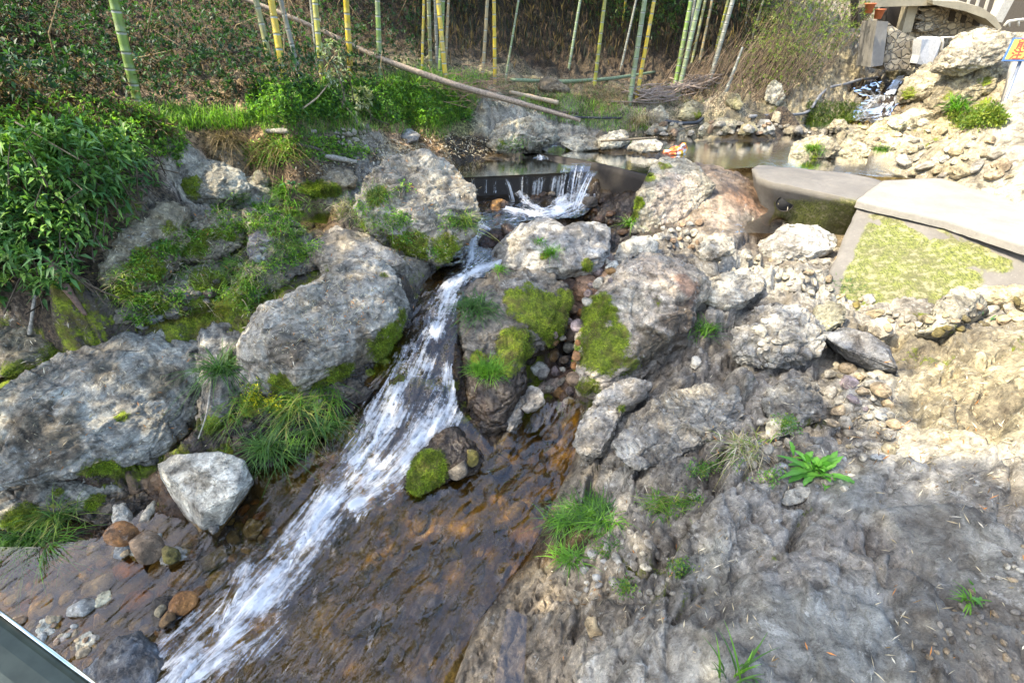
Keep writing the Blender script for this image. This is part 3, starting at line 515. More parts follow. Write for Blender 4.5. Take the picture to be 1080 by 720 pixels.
rock('rock', 'grey rough stone with bright moss between the lichen rock and the wet cleft', [(185,250),(205,232),(240,228),(262,240),(255,258),(230,275),(200,280),(182,268)], .45, .55, 12, .8, (.24,.22,.18), [(205,258,18,1),(222,248,12,.9),(240,250,10,.7)], .2, seed=53, cat='rock')
rock('rock_outcrop', 'dark mossy rock ledge under the leafy shrub at the left edge', [(-30,350),(20,338),(70,345),(120,340),(150,330),(140,348),(95,368),(45,392),(-30,415)], .3, .5, 12, .8, (.15,.14,.11), [(60,375,22,.8),(20,395,18,.7),(120,352,14,.9)], .25, sub=6, seed=58, cat='rock outcrop', wet=.4)
rock('rock_slab', 'low striped rock slab at the waterside below the left rock face', [(-30,515),(40,508),(100,502),(150,492),(172,505),(165,532),(150,548),(118,556),(80,552),(40,552),(-30,560)], .3, .7, 12, .8, (.28,.28,.26), [(100,530,12,.8),(60,520,14,.6),(150,510,12,.8),(20,548,20,.9)], .2, sub=7, seed=57, cat='rock', wetbase=-.68)
hullrock('boulder', 'angular white block leaning at the edge of the stream', [(165,490,-.45),(184,479,-.4),(232,475,-.4),(258,484,-.45),(268,506,-.55),(250,520,-.47),(213,540,-.56),(268,512,-.82),(232,563,-.82),(213,568,-.82),(184,532,-.82),(172,500,-.82),(240,490,-.82)], (.50,.50,.48), 63, cat='boulder', wetbase=-.74, patch=[(215,510,9,(.3,.28,.24))], amp=.006)
rock('rock', 'small white jagged stone at the foot of the striped slab', [(117,545),(120,532),(133,530),(141,545),(140,558),(122,560)], .6, .4, 14, .4, (.48,.48,.46), sub=5, seed=64, mat='rock_plain')
rock('rock', 'narrow pale stone standing between the white jagged stone and the white block', [(145,550),(155,533),(164,526),(164,538),(158,552),(148,555)], .6, .4, 12, .3, (.42,.41,.38), sub=5, seed=65, mat='rock_plain')
rock('rock', 'blue grey angular stone in front of the small white jagged stone', [(119,588),(121,568),(130,560),(148,566),(146,580),(130,592)], .6, .4, 14, .3, (.24,.27,.32), sub=5, seed=66, mat='rock_plain')
rock('rock', 'long oval grey stone lying beside the blue grey angular stone', [(133,582),(140,572),(160,564),(172,562),(170,574),(158,586),(140,591)], .6, .5, 4, .1, (.36,.38,.38), sub=5, seed=67, mat='rock_plain')
rock('rock', 'flat grey stone below the white block, half under water', [(168,590),(172,580),(190,574),(202,578),(198,590),(182,598),(170,598)], .4, .6, 10, .4, (.3,.29,.27), sub=5, seed=68, wetbase=-.73)
rock('rock', 'pale yellow stone with a nick lying on the stream bed near the railing', [(98,636),(104,626),(117,622),(120,632),(112,642),(100,642)], .6, .5, 12, .3, (.46,.45,.36), sub=5, seed=69, mat='rock_plain')
rock('rock', 'small mauve stone left of the pale yellow stone', [(74,642),(80,632),(92,628),(97,635),(88,643),(78,645)], .5, .6, 8, .3, (.32,.29,.30), sub=5, seed=70, mat='rock_plain')
rock('rock', 'whitish lumpy stone beside the metal railing', [(37,665),(42,655),(52,650),(64,651),(63,664),(52,676),(42,677)], .6, .5, 12, 1.0, (.5,.5,.46), sub=5, seed=71, mat='rock_plain')
rock('rock', 'pinkish stone just above the metal railing, right of the lumpy one', [(56,676),(66,668),(80,660),(92,662),(84,670),(68,678),(58,680)], .5, .6, 8, .4, (.36,.31,.29), sub=5, seed=72, mat='rock_plain')
rock('rock', 'rounded grey stone showing above the dark blue slab', [(79,682),(84,670),(96,665),(105,670),(103,682),(92,690),(82,690)], .6, .5, 6, .3, (.34,.34,.31), sub=5, seed=73, mat='rock_plain')
rock('rock', 'tan pebble tucked against the metal railing', [(11,655),(16,650),(24,648),(28,656),(24,663),(15,662)], .6, .5, 8, .2, (.42,.32,.22), sub=4, seed=74, mat='rock_plain')
rock('rock_slab', 'dark blue wet slab at the bottom left of the stream', [(85,706),(105,688),(130,668),(148,662),(160,672),(172,690),(185,705),(170,735),(90,745)], .45, .55, 14, .4, (.10,.125,.17), wet=.25, seed=75, mat='rock_plain')
rock('rock', 'dark half sunken stone where the stream turns white', [(158,650),(162,630),(185,628),(205,640),(206,655),(190,668),(165,665)], .35, .6, 10, .4, (.1,.095,.09), sub=5, seed=76, wet=1)
# centre
rock('boulder', 'pale grey rock below the weir basin with two grass tufts', [(513,262),(528,246),(540,234),(562,229),(585,231),(602,242),(622,238),(640,240),(646,252),(641,272),(620,290),(600,296),(570,292),(540,298),(522,290)], .4, .6, 10, .45, (.36,.36,.37), [(620,280,10,.8),(575,270,8,.6)], .05, sub=6, seed=81, cat='boulder')
rock('boulder', 'large moss covered rock beside the white water chute', [(478,318),(492,298),(520,284),(560,286),(592,292),(604,304),(602,330),(592,352),(575,372),(556,386),(554,415),(545,440),(522,466),(505,455),(494,425),(488,385),(480,350)], .45, .5, 10, .5, (.15,.14,.13), [(575,325,38,1.1),(548,318,22,1),(585,350,22,1),(545,362,26,1),(530,385,18,.9),(560,300,12,.6),(505,380,16,.7),(600,318,20,1)], .2, sub=7, seed=83, cat='boulder', wetbase=-.25, patch=[(560,300,22,(.28,.27,.26)),(505,430,16,(.08,.06,.05))])
rock('rock', 'grey ribbed rock standing in front of the moss covered rock', [(528,450),(522,425),(528,395),(545,382),(553,395),(556,425),(548,450),(538,462)], .6, .4, 12, .9, (.36,.35,.34), [(530,395,12,.9)], .05, sub=6, seed=84)
rock('rock', 'dark wet rock with moss on its left side at the foot of the white water', [(422,512),(438,482),(465,455),(482,446),(500,465),(512,482),(503,498),(478,505),(450,522),(432,522)], .5, .5, 10, .7, (.10,.085,.07), [(450,495,24,1),(440,510,14,1)], .1, sub=6, seed=86, wet=.8, group=None)
rock('boulder', 'large boulder with mossy left foot and reddish top in mid picture', [(604,380),(608,350),(622,318),(642,292),(660,272),(690,266),(722,268),(748,280),(756,298),(742,318),(738,340),(722,362),(702,382),(680,402),(650,415),(618,420),(605,408)], .5, .42, 12, .5, (.33,.30,.27), [(625,330,30,.85),(635,365,32,1.1),(612,390,30,1),(650,362,18,.9),(665,385,30,.55),(620,410,16,.9),(690,315,12,.5)], .03, sub=7, seed=88, cat='boulder', rnd=.75, patch=[(700,285,28,(.40,.34,.29)),(720,340,30,(.10,.075,.055)),(690,370,26,(.09,.075,.05)),(725,300,16,(.26,.16,.12)),(660,320,18,(.38,.36,.33)),(650,395,12,(.42,.38,.34))])
hullrock('boulder', 'tall boulder with a flat pinkish front face at the right end of the weir', [(686,176,.60),(702,165,.66),(724,167,.66),(742,180,.58),(753,196,.45),(672,205,.42),(690,188,.52),(740,191,.48),(664,246,.02),(700,247,.02),(722,239,.06),(748,216,.18),(700,180,.05),(738,190,.05)], (.30,.29,.25), 90, cat='boulder', mat='rock', amp=.02, moss=[(684,188,8,.9),(678,200,8,.9),(673,214,7,.8),(669,228,6,.7),(702,176,8,.8),(690,184,7,.8)], patch=[(715,210,26,(.40,.34,.30)),(735,205,12,(.42,.38,.33)),(745,196,10,(.16,.13,.11))])
rock('rock', 'rounded pale stone between the pinkish faced boulder and the reddish topped one', [(646,276),(652,260),(668,251),(686,250),(696,258),(692,268),(676,270),(655,280)], .5, .55, 6, .2, (.40,.40,.38), sub=5, seed=91, mat='rock_plain')
rock('rock', 'small blue grey cobble beside the reddish brown stone', [(638,284),(641,276),(650,275),(654,282),(648,288),(640,288)], .6, .5, 4, .1, (.28,.32,.36), sub=4, seed=92, mat='rock_plain')
rock('rock', 'reddish brown stone wedged in the gully', [(603,308),(607,294),(618,290),(631,292),(634,304),(628,315),(614,318),(605,316)], .6, .45, 8, .3, (.28,.18,.13), sub=5, seed=93, mat='rock_plain')
rock('rock', 'orange wet stone in the gully below the reddish brown one', [(589,352),(593,343),(602,341),(610,347),(607,357),(596,361)], .6, .45, 8, .3, (.36,.17,.04), sub=5, seed=94, mat='rock_plain', wet=.5)
rock('rock', 'white worn stone at the head of the brown pool', [(549,432),(550,412),(560,406),(573,412),(576,424),(566,432),(554,437)], .5, .5, 8, .4, (.5,.48,.46), sub=5, seed=95, mat='rock_plain')
rock('rock', 'flat pinkish grey stone beside the white worn one', [(565,408),(572,400),(590,398),(594,406),(584,414),(570,414)], .4, .6, 8, .3, (.4,.34,.31), sub=5, seed=96, mat='rock_plain')
rock('rock', 'white chipped stone in the moss at the gully edge', [(558,388),(562,378),(572,380),(580,390),(576,398),(564,396)], .5, .5, 12, .4, (.55,.55,.52), sub=5, seed=97, mat='rock_plain')
rock('rock', 'orange brown square stone in the splash under the weir', [(516,222),(518,212),(527,209),(535,213),(534,222),(526,226),(518,226)], .7, .4, 12, .2, (.30,.17,.05), sub=5, seed=98, mat='rock_plain', wet=.6)
rock('rock', 'dark red wet rock in the middle of the cascade', [(503,262),(508,248),(525,240),(545,243),(551,255),(545,268),(525,272),(508,270)], .45, .55, 8, .5, (.12,.06,.05), seed=99, wet=1)
rock('rock', 'dark wet lump washed by foam under the weir', [(552,214),(562,205),(580,204),(590,212),(586,222),(568,224),(555,222)], .5, .55, 8, .5, (.09,.075,.06), sub=5, seed=100, wet=1)
rock('rock', 'long grey rock edging the brown pool on its right', [(604,470),(606,452),(618,430),(636,412),(655,402),(680,400),(692,408),(684,420),(664,432),(650,450),(640,470),(628,486),(612,482)], .5, .5, 10, .9, (.35,.34,.33), [(655,430,8,.6)], .08, sub=6, seed=102, wetbase=-.70)
rock('rock', 'white stained stone on the long grey rock beside the brown pool', [(620,448),(625,430),(640,420),(650,422),(646,440),(632,450)], .4, .5, 8, .3, (.45,.43,.41), sub=5, seed=103, mat='rock_plain')
# right
hullrock('rock_slab', 'dark blue grey angular slab with a pale right edge above the pebble pocket', [(865,352,.30),(890,345,.34),(915,352,.35),(937,368,.33),(947,388,.27),(885,365,.29),(925,390,.2),(885,376,.05),(915,397,.03),(945,403,.03),(870,357,.05),(930,358,.05)], (.15,.16,.185), 110, patch=[(932,372,14,(.38,.37,.35))])
hullrock('boulder', 'grey wedge shaped boulder under the end of the mossy concrete', [(963,352,.25),(992,316,.42),(1012,302,.45),(1035,310,.42),(1044,326,.3),(1006,347,.33),(970,369,.08),(1003,364,.08),(1041,337,.08),(1012,310,.0)], (.34,.33,.28), 112, cat='boulder', amp=.02, moss=[(1005,350,8,.5)])
rock('rock_slab', 'yellowish long rock lying over the grey wedge shaped boulder', [(1005,315),(1030,300),(1060,300),(1110,310),(1120,328),(1080,328),(1045,322),(1020,322)], .5, .55, 8, .5, (.44,.40,.28), [(1060,305,14,.4)], .1, seed=113, low=.3)
rock('rock', 'light grey square block under the mossy concrete', [(914,352),(916,338),(932,334),(946,340),(944,354),(928,360)], .5, .45, 14, .3, (.40,.39,.36), sub=5, seed=114, mat='rock_plain')
rock('rock', 'greenish grey rock left of the dark angular slab', [(852,345),(858,325),(878,318),(893,326),(890,342),(874,352),(858,353)], .5, .5, 12, .6, (.27,.28,.22), seed=115)
rock('rock_slab', 'bluish flat rock with a bleached top in front of the drain pipe', [(795,262),(802,246),(828,239),(862,240),(885,247),(882,264),(855,275),(815,276)], .35, .7, 12, .3, (.40,.41,.42), seed=116, cat='rock')
rock('rock', 'white crusted rock left of the bluish flat rock', [(733,268),(742,254),(758,248),(772,252),(775,266),(760,275),(742,276)], .45, .6, 12, .7, (.52,.51,.48), sub=5, seed=117)
rock('rock_slab', 'flat pale ledge overhanging the dark hollow right of the reddish topped boulder', [(727,308),(740,295),(770,288),(800,290),(808,302),(795,316),(770,328),(748,322)], .25, .75, 12, .5, (.42,.41,.38), [(745,318,10,.4)], 0, seed=118, cat='rock')
rock('boulder', 'craggy dark grey hump in the middle of the right bank', [(772,352),(790,325),(818,316),(852,330),(872,352),(868,372),(845,385),(815,395),(788,388),(772,372)], .4, .6, 14, 1.0, (.27,.27,.27), [(785,385,10,.4)], .03, sub=7, seed=119, cat='boulder')
rock('boulder', 'rough grey rock left of the leafy green plant', [(800,430),(806,412),(830,400),(856,398),(872,415),(868,440),(846,455),(815,450)], .4, .6, 14, .9, (.27,.275,.27), [(845,448,14,.6)], .05, sub=6, seed=120, cat='boulder')
rock('rock_slab', 'broad grey slab sloping to the right of the brown pool', [(640,470),(668,440),(700,415),(745,405),(778,412),(788,432),(770,455),(735,475),(690,492),(655,492)], .22, .7, 12, .7, (.27,.27,.27), [(700,430,8,.4)], .03, sub=7, seed=121, cat='rock')
rock('rock', 'pale grey stone behind the dry grass tuft', [(806,462),(810,442),(825,434),(838,446),(836,458),(820,464)], .5, .55, 10, .4, (.38,.39,.37), sub=5, seed=122, mat='rock_plain')
rock('rock', 'light grey stone lying at the foot of the leafy green plant', [(824,530),(828,518),(842,513),(857,515),(855,523),(842,533),(830,534)], .35, .7, 12, .2, (.46,.47,.45), sub=5, seed=123, mat='rock_plain', low=.6)
rock('rock', 'white chip of stone on the slab above the long green grass', [(722,524),(728,515),(740,515),(742,521),(732,527)], .4, .7, 10, .2, (.6,.6,.57), sub=4, seed=124, mat='rock_plain', low=.6)
rock('rock', 'white pointed stone on the crest of the broad slab', [(728,386),(730,376),(738,375),(740,384),(734,390)], .6, .5, 10, .3, (.6,.59,.56), sub=4, seed=125, mat='rock_plain', low=.6)
rock('rock', 'tan broken chip lying in the crack at the bottom of the bank', [(616,655),(620,650),(628,650),(632,662),(636,670),(622,672)], .4, .7, 14, .1, (.42,.33,.2), sub=4, seed=126, mat='rock_plain', low=.6)
# white broken rubble left of the dark slab
# pool side and background
rock('boulder', 'grey rock with a grass tuft standing in the pool', [(831,166),(836,152),(852,144),(868,143),(884,150),(886,162),(872,170),(848,172)], .5, .6, 10, .6, (.36,.34,.27), [(860,165,8,.6)], .1, seed=130, cat='boulder', t=W(858,168,.44)[1]/rays(858,168)[1])
rock('rock', 'low knobbly rock touching the tufted rock in the pool', [(872,168),(884,152),(900,147),(915,152),(918,166),(900,170)], .4, .7, 12, .8, (.40,.37,.27), seed=131, t=W(895,167,.44)[1]/rays(895,167)[1])
rock('rock', 'sunlit cream rock behind the pool rocks', [(907,156),(912,144),(930,141),(950,144),(960,152),(945,158),(922,160)], .4, .7, 12, .6, (.48,.45,.34), seed=132, t=W(933,157,.46)[1]/rays(933,157)[1])
rock('rock', 'pointed sunlit rock at the pool edge right of the cream rock', [(943,163),(950,150),(960,141),(972,146),(976,160),(960,163)], .5, .5, 14, .4, (.44,.41,.32), sub=5, seed=133, t=W(958,162,.46)[1]/rays(958,162)[1])
rock('boulder', 'grey wedge rock in sun on the right shore of the pool', [(984,165),(990,154),(1004,144),(1020,148),(1022,162),(1005,168)], .5, .5, 14, .3, (.38,.36,.31), seed=134, cat='boulder', t=W(1003,166,.47)[1]/rays(1003,166)[1])
rock('rock', 'square sunlit stone right of the grey wedge rock', [(1018,163),(1020,150),(1034,147),(1037,158),(1030,164)], .5, .5, 14, .2, (.48,.45,.36), sub=5, seed=135, t=W(1028,163,.48)[1]/rays(1028,163)[1])
rock('rock', 'flat stone at the waterline below the wedge rock', [(984,172),(995,166),(1025,166),(1058,170),(1055,176),(1020,177),(990,178)], .35, .8, 10, .5, (.44,.42,.36), sub=5, seed=136, t=W(1020,176,.45)[1]/rays(1020,176)[1])
rock('rock', 'yellow green rock on the near side of the stony stream bed', [(912,140),(925,128),(948,122),(958,130),(948,140),(928,145)], .45, .6, 10, .6, (.42,.41,.26), [(930,135,10,.4)], .15, seed=137)
rock('rock', 'long sunlit rock right of the little stream', [(938,132),(958,118),(985,112),(1012,108),(1014,116),(990,124),(965,134),(945,138)], .45, .6, 12, .6, (.46,.42,.32), seed=138)
rock('rock', 'dark gapped stone on the left side of the stony stream bed', [(870,138),(880,126),(892,125),(895,134),(886,142)], .5, .5, 14, .5, (.27,.25,.18), sub=5, seed=139)
rock('boulder', 'big bleached rock at the right of the far cascade', [(944,100),(955,85),(975,68),(1000,66),(1010,80),(995,98),(970,108),(950,110)], .4, .5, 14, .9, (.31,.29,.22), [(960,98,10,.7)], .1, seed=140, cat='boulder', low=.6)
rock('rock_outcrop', 'layered sunlit rock bank below the road', [(968,118),(985,92),(1005,62),(1030,50),(1058,55),(1062,75),(1048,98),(1020,112),(990,122)], .35, .5, 14, .7, (.29,.27,.195), [(1000,100,10,.6),(1020,70,8,.7),(1040,85,8,.7)], .15, sub=7, seed=141, cat='rock outcrop', low=.5)
rock('rock_outcrop', 'bleached rock shoulder carrying the road above the layered bank', [(978,72),(990,52),(1010,38),(1040,33),(1075,36),(1085,52),(1050,66),(1010,76)], .4, .5, 10, .5, (.36,.35,.31), sub=6, seed=180, cat='rock outcrop', t=7.4)
rock('rock', 'cream rock above the far cascade', [(932,78),(938,68),(952,64),(966,70),(962,80),(945,84)], .5, .5, 10, .6, (.46,.43,.3), [(950,80,5,.6)], .1, sub=5, seed=142)
rock('boulder', 'green grey rock at the end of the brush pile', [(714,125),(718,112),(730,107),(742,112),(744,122),(730,128)], .6, .45, 8, .4, (.32,.31,.22), [(735,120,10,.5)], .2, seed=143, cat='boulder')
rock('rock', 'leaning pale rock left of the green grey rock', [(682,128),(686,115),(698,110),(706,120),(704,130),(690,133)], .5, .45, 12, .4, (.32,.31,.25), sub=5, seed=144)
rock('rock', 'whitish flat stone above the near corner of the far shore', [(680,140),(690,130),(706,131),(704,138),(692,142)], .4, .6, 10, .3, (.45,.44,.4), sub=5, seed=145)
rock('rock', 'mossy tilted slab standing under the twiggy shrub', [(764,108),(768,98),(780,99),(785,112),(780,118),(770,114)], .4, .4, 12, .3, (.3,.29,.18), [(775,108,6,.5)], .2, sub=5, seed=146)
rock('boulder', 'grey lichen stone upright in front of the rock cliff', [(806,108),(808,92),(816,84),(825,90),(828,104),(820,112)], .5, .35, 12, .7, (.38,.38,.34), sub=6, seed=147, cat='boulder')
rock('rock_slab', 'long low shore rock on the far side of the pool', [(733,141),(742,130),(765,126),(778,128),(775,138),(760,144)], .4, .6, 10, .5, (.32,.31,.24), seed=148)
for i, (poly, lb, ti) in enumerate([([(776,142),(782,132),(795,130),(800,138),(790,143)], 'small yellow stone third from the left along the far shore', (.36,.34,.22)), ([(796,142),(800,128),(812,126),(818,138),(808,142)], 'grey block beside the pipe end on the far shore', (.34,.34,.32)),
    ([(812,128),(816,117),(824,120),(822,132)], 'tilted tan splinter of rock on the far shore', (.38,.34,.25)), ([(822,142),(830,134),(848,133),(852,140),(838,144)], 'flat tan stone at the left corner of the stony stream bed', (.38,.35,.28))]):
    rock('rock', lb, poly, .5, .5, 12, .4, ti, sub=5, seed=150+i)
rock('rock_outcrop', 'pale craggy rock at the left shore of the pool', [(506,155),(515,138),(535,125),(562,120),(585,128),(592,142),(575,152),(545,160),(520,162)], .35, .6, 12, 1.0, (.36,.35,.31), [(530,150,10,.5)], .08, sub=6, seed=160, cat='rock outcrop')
rock('rock', 'grey rock sloping into the pool beyond the weir step', [(590,156),(598,144),(620,142),(640,150),(632,158),(608,162)], .35, .7, 10, .5, (.34,.34,.31), [(600,158,6,.7)], .05, seed=161)
rock('rock', 'light rock half way along the left pool shore', [(628,150),(640,140),(660,138),(666,148),(650,156),(634,157)], .4, .6, 10, .5, (.38,.37,.33), seed=162)
rock('rock', 'smooth light stone at the near end of the left pool shore', [(660,158),(668,148),(690,146),(700,152),(696,160),(676,162)], .4, .6, 8, .3, (.40,.39,.36), sub=5, seed=163)
rock('rock_slab', 'flat blue grey paving stone lying in the leaf litter', [(419,145),(421,136),(434,137),(444,143),(441,149),(428,149)], .2, .8, 14, .1, (.22,.23,.26), sub=5, seed=164, mat='rock_plain', low=.5)
rock('rock', 'dark log shaped stone on the grassy shore', [(565,92),(570,84),(585,84),(600,92),(602,98),(585,99),(570,97)], .5, .5, 8, .4, (.14,.12,.09), sub=5, seed=165)
rock('rock', 'dark purple stone in the wet cleft above the channel', [(260,265),(262,250),(275,244),(292,250),(290,266),(275,276),(264,275)], .5, .45, 10, .4, (.17,.16,.18), sub=5, seed=166, wet=.4)
rock('rock', 'small cream pebble in the grass of the left rocks', [(268,216),(272,210),(282,209),(288,214),(284,219),(272,220)], .5, .6, 4, .1, (.45,.42,.34), sub=4, seed=167, mat='rock_plain')
rock('rock', 'rounded dark stone under the pale flat topped rock edge', [(264,190),(268,182),(280,180),(288,188),(282,196),(268,196)], .6, .5, 6, .3, (.26,.25,.22), sub=5, seed=168)
rock('rock_outcrop', 'grey rock shoulder between the left rock face and the large rounded boulder', [(208,352),(238,338),(262,350),(268,385),(262,415),(245,440),(222,465),(205,450),(210,410)], .35, .5, 12, .8, (.24,.235,.225), [(240,380,12,.7),(225,450,14,.7)], .12, sub=6, seed=171, cat='rock outcrop')
rock('rock_outcrop', 'dark mossy wet rock slope under the large rounded boulder', [(238,415),(290,400),(360,392),(405,372),(432,335),(440,352),(425,385),(395,420),(360,445),(330,462),(290,485),(262,495),(240,470)], .3, .5, 12, .8, (.12,.105,.085), [(400,378,26,1.1),(360,400,20,1),(425,350,16,1),(300,430,18,.8),(265,425,16,.9)], .15, sub=7, seed=172, cat='rock outcrop', wetbase=-.35)
rock('rock_outcrop', 'cracked grey bedrock shelf above the left wet channel', [(100,318),(150,308),(200,285),(245,275),(262,285),(240,305),(195,322),(140,340),(100,345)], .3, .65, 14, .8, (.22,.21,.18), [(160,318,18,.9),(220,295,20,1)], .2, sub=6, seed=173, cat='rock outcrop')
rock('rock_outcrop', 'rubbly grey bedrock with small ferns below the lichen spotted rock', [(255,225),(300,228),(340,250),(345,285),(300,300),(262,320),(240,315),(262,290),(270,262)], .3, .6, 14, 1.0, (.25,.24,.22), [(290,245,14,.8),(262,300,14,.8)], .15, sub=6, seed=174, cat='rock outcrop')
settle_rocks(); GROUND = build_ground()
bpy.context.view_layer.update()
# ------------------------------------------------------------------ ray casts on what is built
def cast(px, py, skip=()):
    dg = bpy.context.evaluated_depsgraph_get(); out = []
    O = Vector((0, 0, CZ))
    for d in rays(np.atleast_1d(px), np.atleast_1d(py)):
        dv = Vector(d).normalized(); ok, loc, nrm, _, ob, _ = SC.ray_cast(dg, O, dv)
        out.append((np.array(loc), np.array(nrm), ob) if ok else None)
    return out
# ------------------------------------------------------------------ loose stones: copies of a few shapes
PROTO = []
def stone_proto(seed, cuts, crag, sc3):
    V0, Fc = ico(4); V = rock_shape(V0, 1, seed, cuts, cutd=(.6, .9)); V = V*np.array(sc3); V = surf_noise(V, Fc, 1, .35, seed, crag)
    return V, Fc
SHAPES = [stone_proto(300+i, 5 if i < 5 else 16, .12 if i < 5 else .5, ((1, .8, .62), (1, .7, .5), (1, .9, .75), (1, .62, .42), (1, .85, .5), (1, .7, .55), (1, .8, .6), (1, .6, .4))[i]) for i in range(8)]
TINTS = dict(grey=(.30,.30,.30), blue=(.26,.29,.33), pale=(.38,.37,.34), tan=(.38,.31,.22), brown=(.24,.17,.12), amber=(.21,.125,.05), orange=(.26,.125,.045), white=(.44,.43,.40), dark=(.11,.10,.09), purple=(.24,.20,.22), yellow=(.33,.29,.2), olive=(.14,.12,.03))
_meshes = {}
def stone(name, label, group, loc, nrm, size, shape, tint, rot, wet=0, cat='stone', sink=.25, moss=0):
    key = (shape, tint, wet)
    if key not in _meshes:
        V, Fc = SHAPES[shape]; me = mesh_np('stone', V, Fc); cattr(me, 'tint', np.array(TINTS[tint])*np.ones((len(V), 1))*(1+.25*fbm(V*1.5, 2, shape))[:, None]); fattr(me, 'wet', np.full(len(V), wet)); fattr(me, 'moss', np.full(len(V), moss)); me.materials.append(M['rock_plain']); _meshes[key] = me
    o = bpy.data.objects.new(name, _meshes[key]); COL.objects.link(o)
    q = Vector(nrm).to_track_quat('Z', 'Y').to_matrix().to_4x4() @ Matrix.Rotation(rot, 4, 'Z')
    o.matrix_world = Matrix.Translation(Vector(loc)+Vector(nrm)*size*(.45-sink)) @ q @ Matrix.Scale(size, 4)
    o['label'] = label; o['category'] = cat; o['group'] = group; return o
def scatter_stones(name, label, group, polys, n, size, tints, shapes, wet=0, sink=.25, seed=0, up=True, cat='stone'):
    r = np.random.default_rng(seed); pts = []; tries = 0
    while len(pts) < n and tries < n*12:
        q = rpoly(polys, 1, r)[0]; s = r.uniform(*size)**1.0; tries += 1
        if all((q[0]-a)**2+(q[1]-b)**2 > (.72*(s+c))**2 for a, b, c in pts): pts.append((q[0], q[1], s))
    hs = cast([p[0] for p in pts], [p[1] for p in pts])
    for (x, y, s), h in zip(pts, hs):
        if h is None: continue
        t = (h[0]-np.array([0, 0, CZ]))@np.array([0, cp, -sp]); nn = h[1]*.5+np.array([0, 0, .5])+r.normal(size=3)*.12
        stone(name, label, group, h[0], nn/np.linalg.norm(nn), s/F*t, int(r.choice(shapes)), str(r.choice(tints)), r.uniform(0, 6.28), wet, sink=sink, cat=cat)
scatter_stones('pebble', 'rounded river pebble in the pocket of pebbles below the dark angular slab', 'pebbles in the rock pocket', [(874,390),(900,384),(925,400),(942,430),(946,470),(930,488),(900,480),(884,470),(874,440)], 95, (4, 11), ['grey', 'grey', 'blue', 'pale', 'tan', 'purple', 'yellow', 'pale'], [0, 1, 2, 3, 4], seed=1, sink=.1)
scatter_stones('rubble_stone', 'broken white grey stone in the rubble left of the dark angular slab', 'white rubble on the right bank', [(775,270),(890,272),(905,300),(870,312),(840,308),(800,285)], 38, (3, 9), ['pale', 'pale', 'grey', 'tan'], [5, 6, 7], seed=2)
scatter_stones('rubble_stone', 'pale broken stone in the small heap on the craggy hump', 'pale stones heaped on the craggy hump', [(792,340),(806,334),(825,350),(832,372),(815,385),(798,368)], 26, (4, 9), ['white', 'pale', 'grey'], [5, 6, 7], seed=3)
scatter_stones('stone_chip', 'small stone in the scree around the leafy plant', 'small stones around the leafy plant', [(840,455),(880,470),(905,500),(890,520),(850,520),(815,500),(790,520),(770,470),(800,440)], 45, (2.5, 8), ['pale', 'grey', 'blue', 'white'], [5, 6, 7, 0], seed=4)
scatter_stones('rubble_stone', 'grey stone in the loose rubble below the green grass tufts', 'rubble below the grass tufts', [(640,560),(680,555),(715,590),(730,620),(690,640),(640,625),(600,640),(620,590)], 60, (2.5, 8), ['pale', 'grey', 'grey', 'white'], [5, 6, 7], seed=5)
scatter_stones('streambed_stone', 'submerged amber or olive stone on the stream bed at the lower left', 'amber stones on the stream bed', [(0,585),(70,578),(130,560),(165,575),(200,570),(270,530),(290,560),(250,600),(200,640),(170,670),(130,665),(60,645),(0,640)], 190, (5, 19), ['amber', 'olive', 'yellow', 'brown', 'orange', 'olive', 'tan', 'grey'], [0, 1, 3, 4, 5], seed=6, wet=.0, sink=.05)
scatter_stones('streambed_stone', 'dark sunken stone in the brown pool', 'dark stones in the brown pool', [(520,440),(600,440),(590,500),(540,600),(470,700),(400,700),(350,620),(430,540)], 40, (6, 22), ['olive', 'dark', 'olive', 'dark', 'dark'], [0, 1, 3, 4, 5], seed=7, wet=0)
scatter_stones('rubble_stone', 'stone among the rubble between the railing and the dark blue slab', 'stones by the railing', [(20,655),(60,650),(120,680),(95,705),(70,695)], 30, (3, 9), ['pale', 'grey', 'tan', 'brown'], [5, 6, 7, 0], seed=8)
scatter_stones('cobble', 'wet stone jammed in the narrow gully beside the moss covered rock', 'stones in the gully', [(575,370),(600,330),(612,320),(640,270),(650,290),(615,330),(612,350),(606,400),(600,425),(570,410)], 45, (4, 10), ['brown', 'pale', 'orange', 'grey', 'purple', 'amber'], [0, 2, 5, 6], seed=9, wet=.2)
scatter_stones('cobble', 'dark wet stone in the basin under the weir', 'wet stones under the weir', [(515,205),(640,205),(660,250),(640,235),(560,225),(520,262),(515,240)], 45, (4, 10), ['dark', 'brown', 'grey', 'amber'], [0, 5, 6, 7], seed=10, wet=1)
scatter_stones('stone_chip', 'pale chip in the little heap of chippings on the left terrace', 'chippings on the left terrace', [(350,138),(380,135),(405,150),(400,162),(375,165),(355,150)], 50, (2, 5), ['pale', 'grey', 'white'], [5, 6, 7], seed=11)
scatter_stones('rubble_stone', 'sunlit stone in the rubble of the far stream bed', 'rubble of the far stream bed', [(850,140),(900,120),(960,100),(960,125),(1000,135),(1050,150),(980,165),(950,150),(900,150)], 46, (2, 8), ['yellow', 'pale', 'tan', 'pale'], [5, 6, 7], seed=12)
scatter_stones('rubble_stone', 'stone along the far shore under the brush pile', 'stones of the far shore', [(680,128),(770,130),(850,132),(850,140),(690,145)], 30, (3, 8), ['grey', 'pale', 'brown'], [5, 6, 7], seed=13)
scatter_stones('rubble_stone', 'pebble beside the pale stones under the pinkish faced boulder', 'stones under the pinkish faced boulder', [(690,240),(740,235),(735,262),(720,268),(690,250)], 25, (3, 8), ['white', 'grey', 'blue', 'brown'], [0, 5, 6], seed=14)
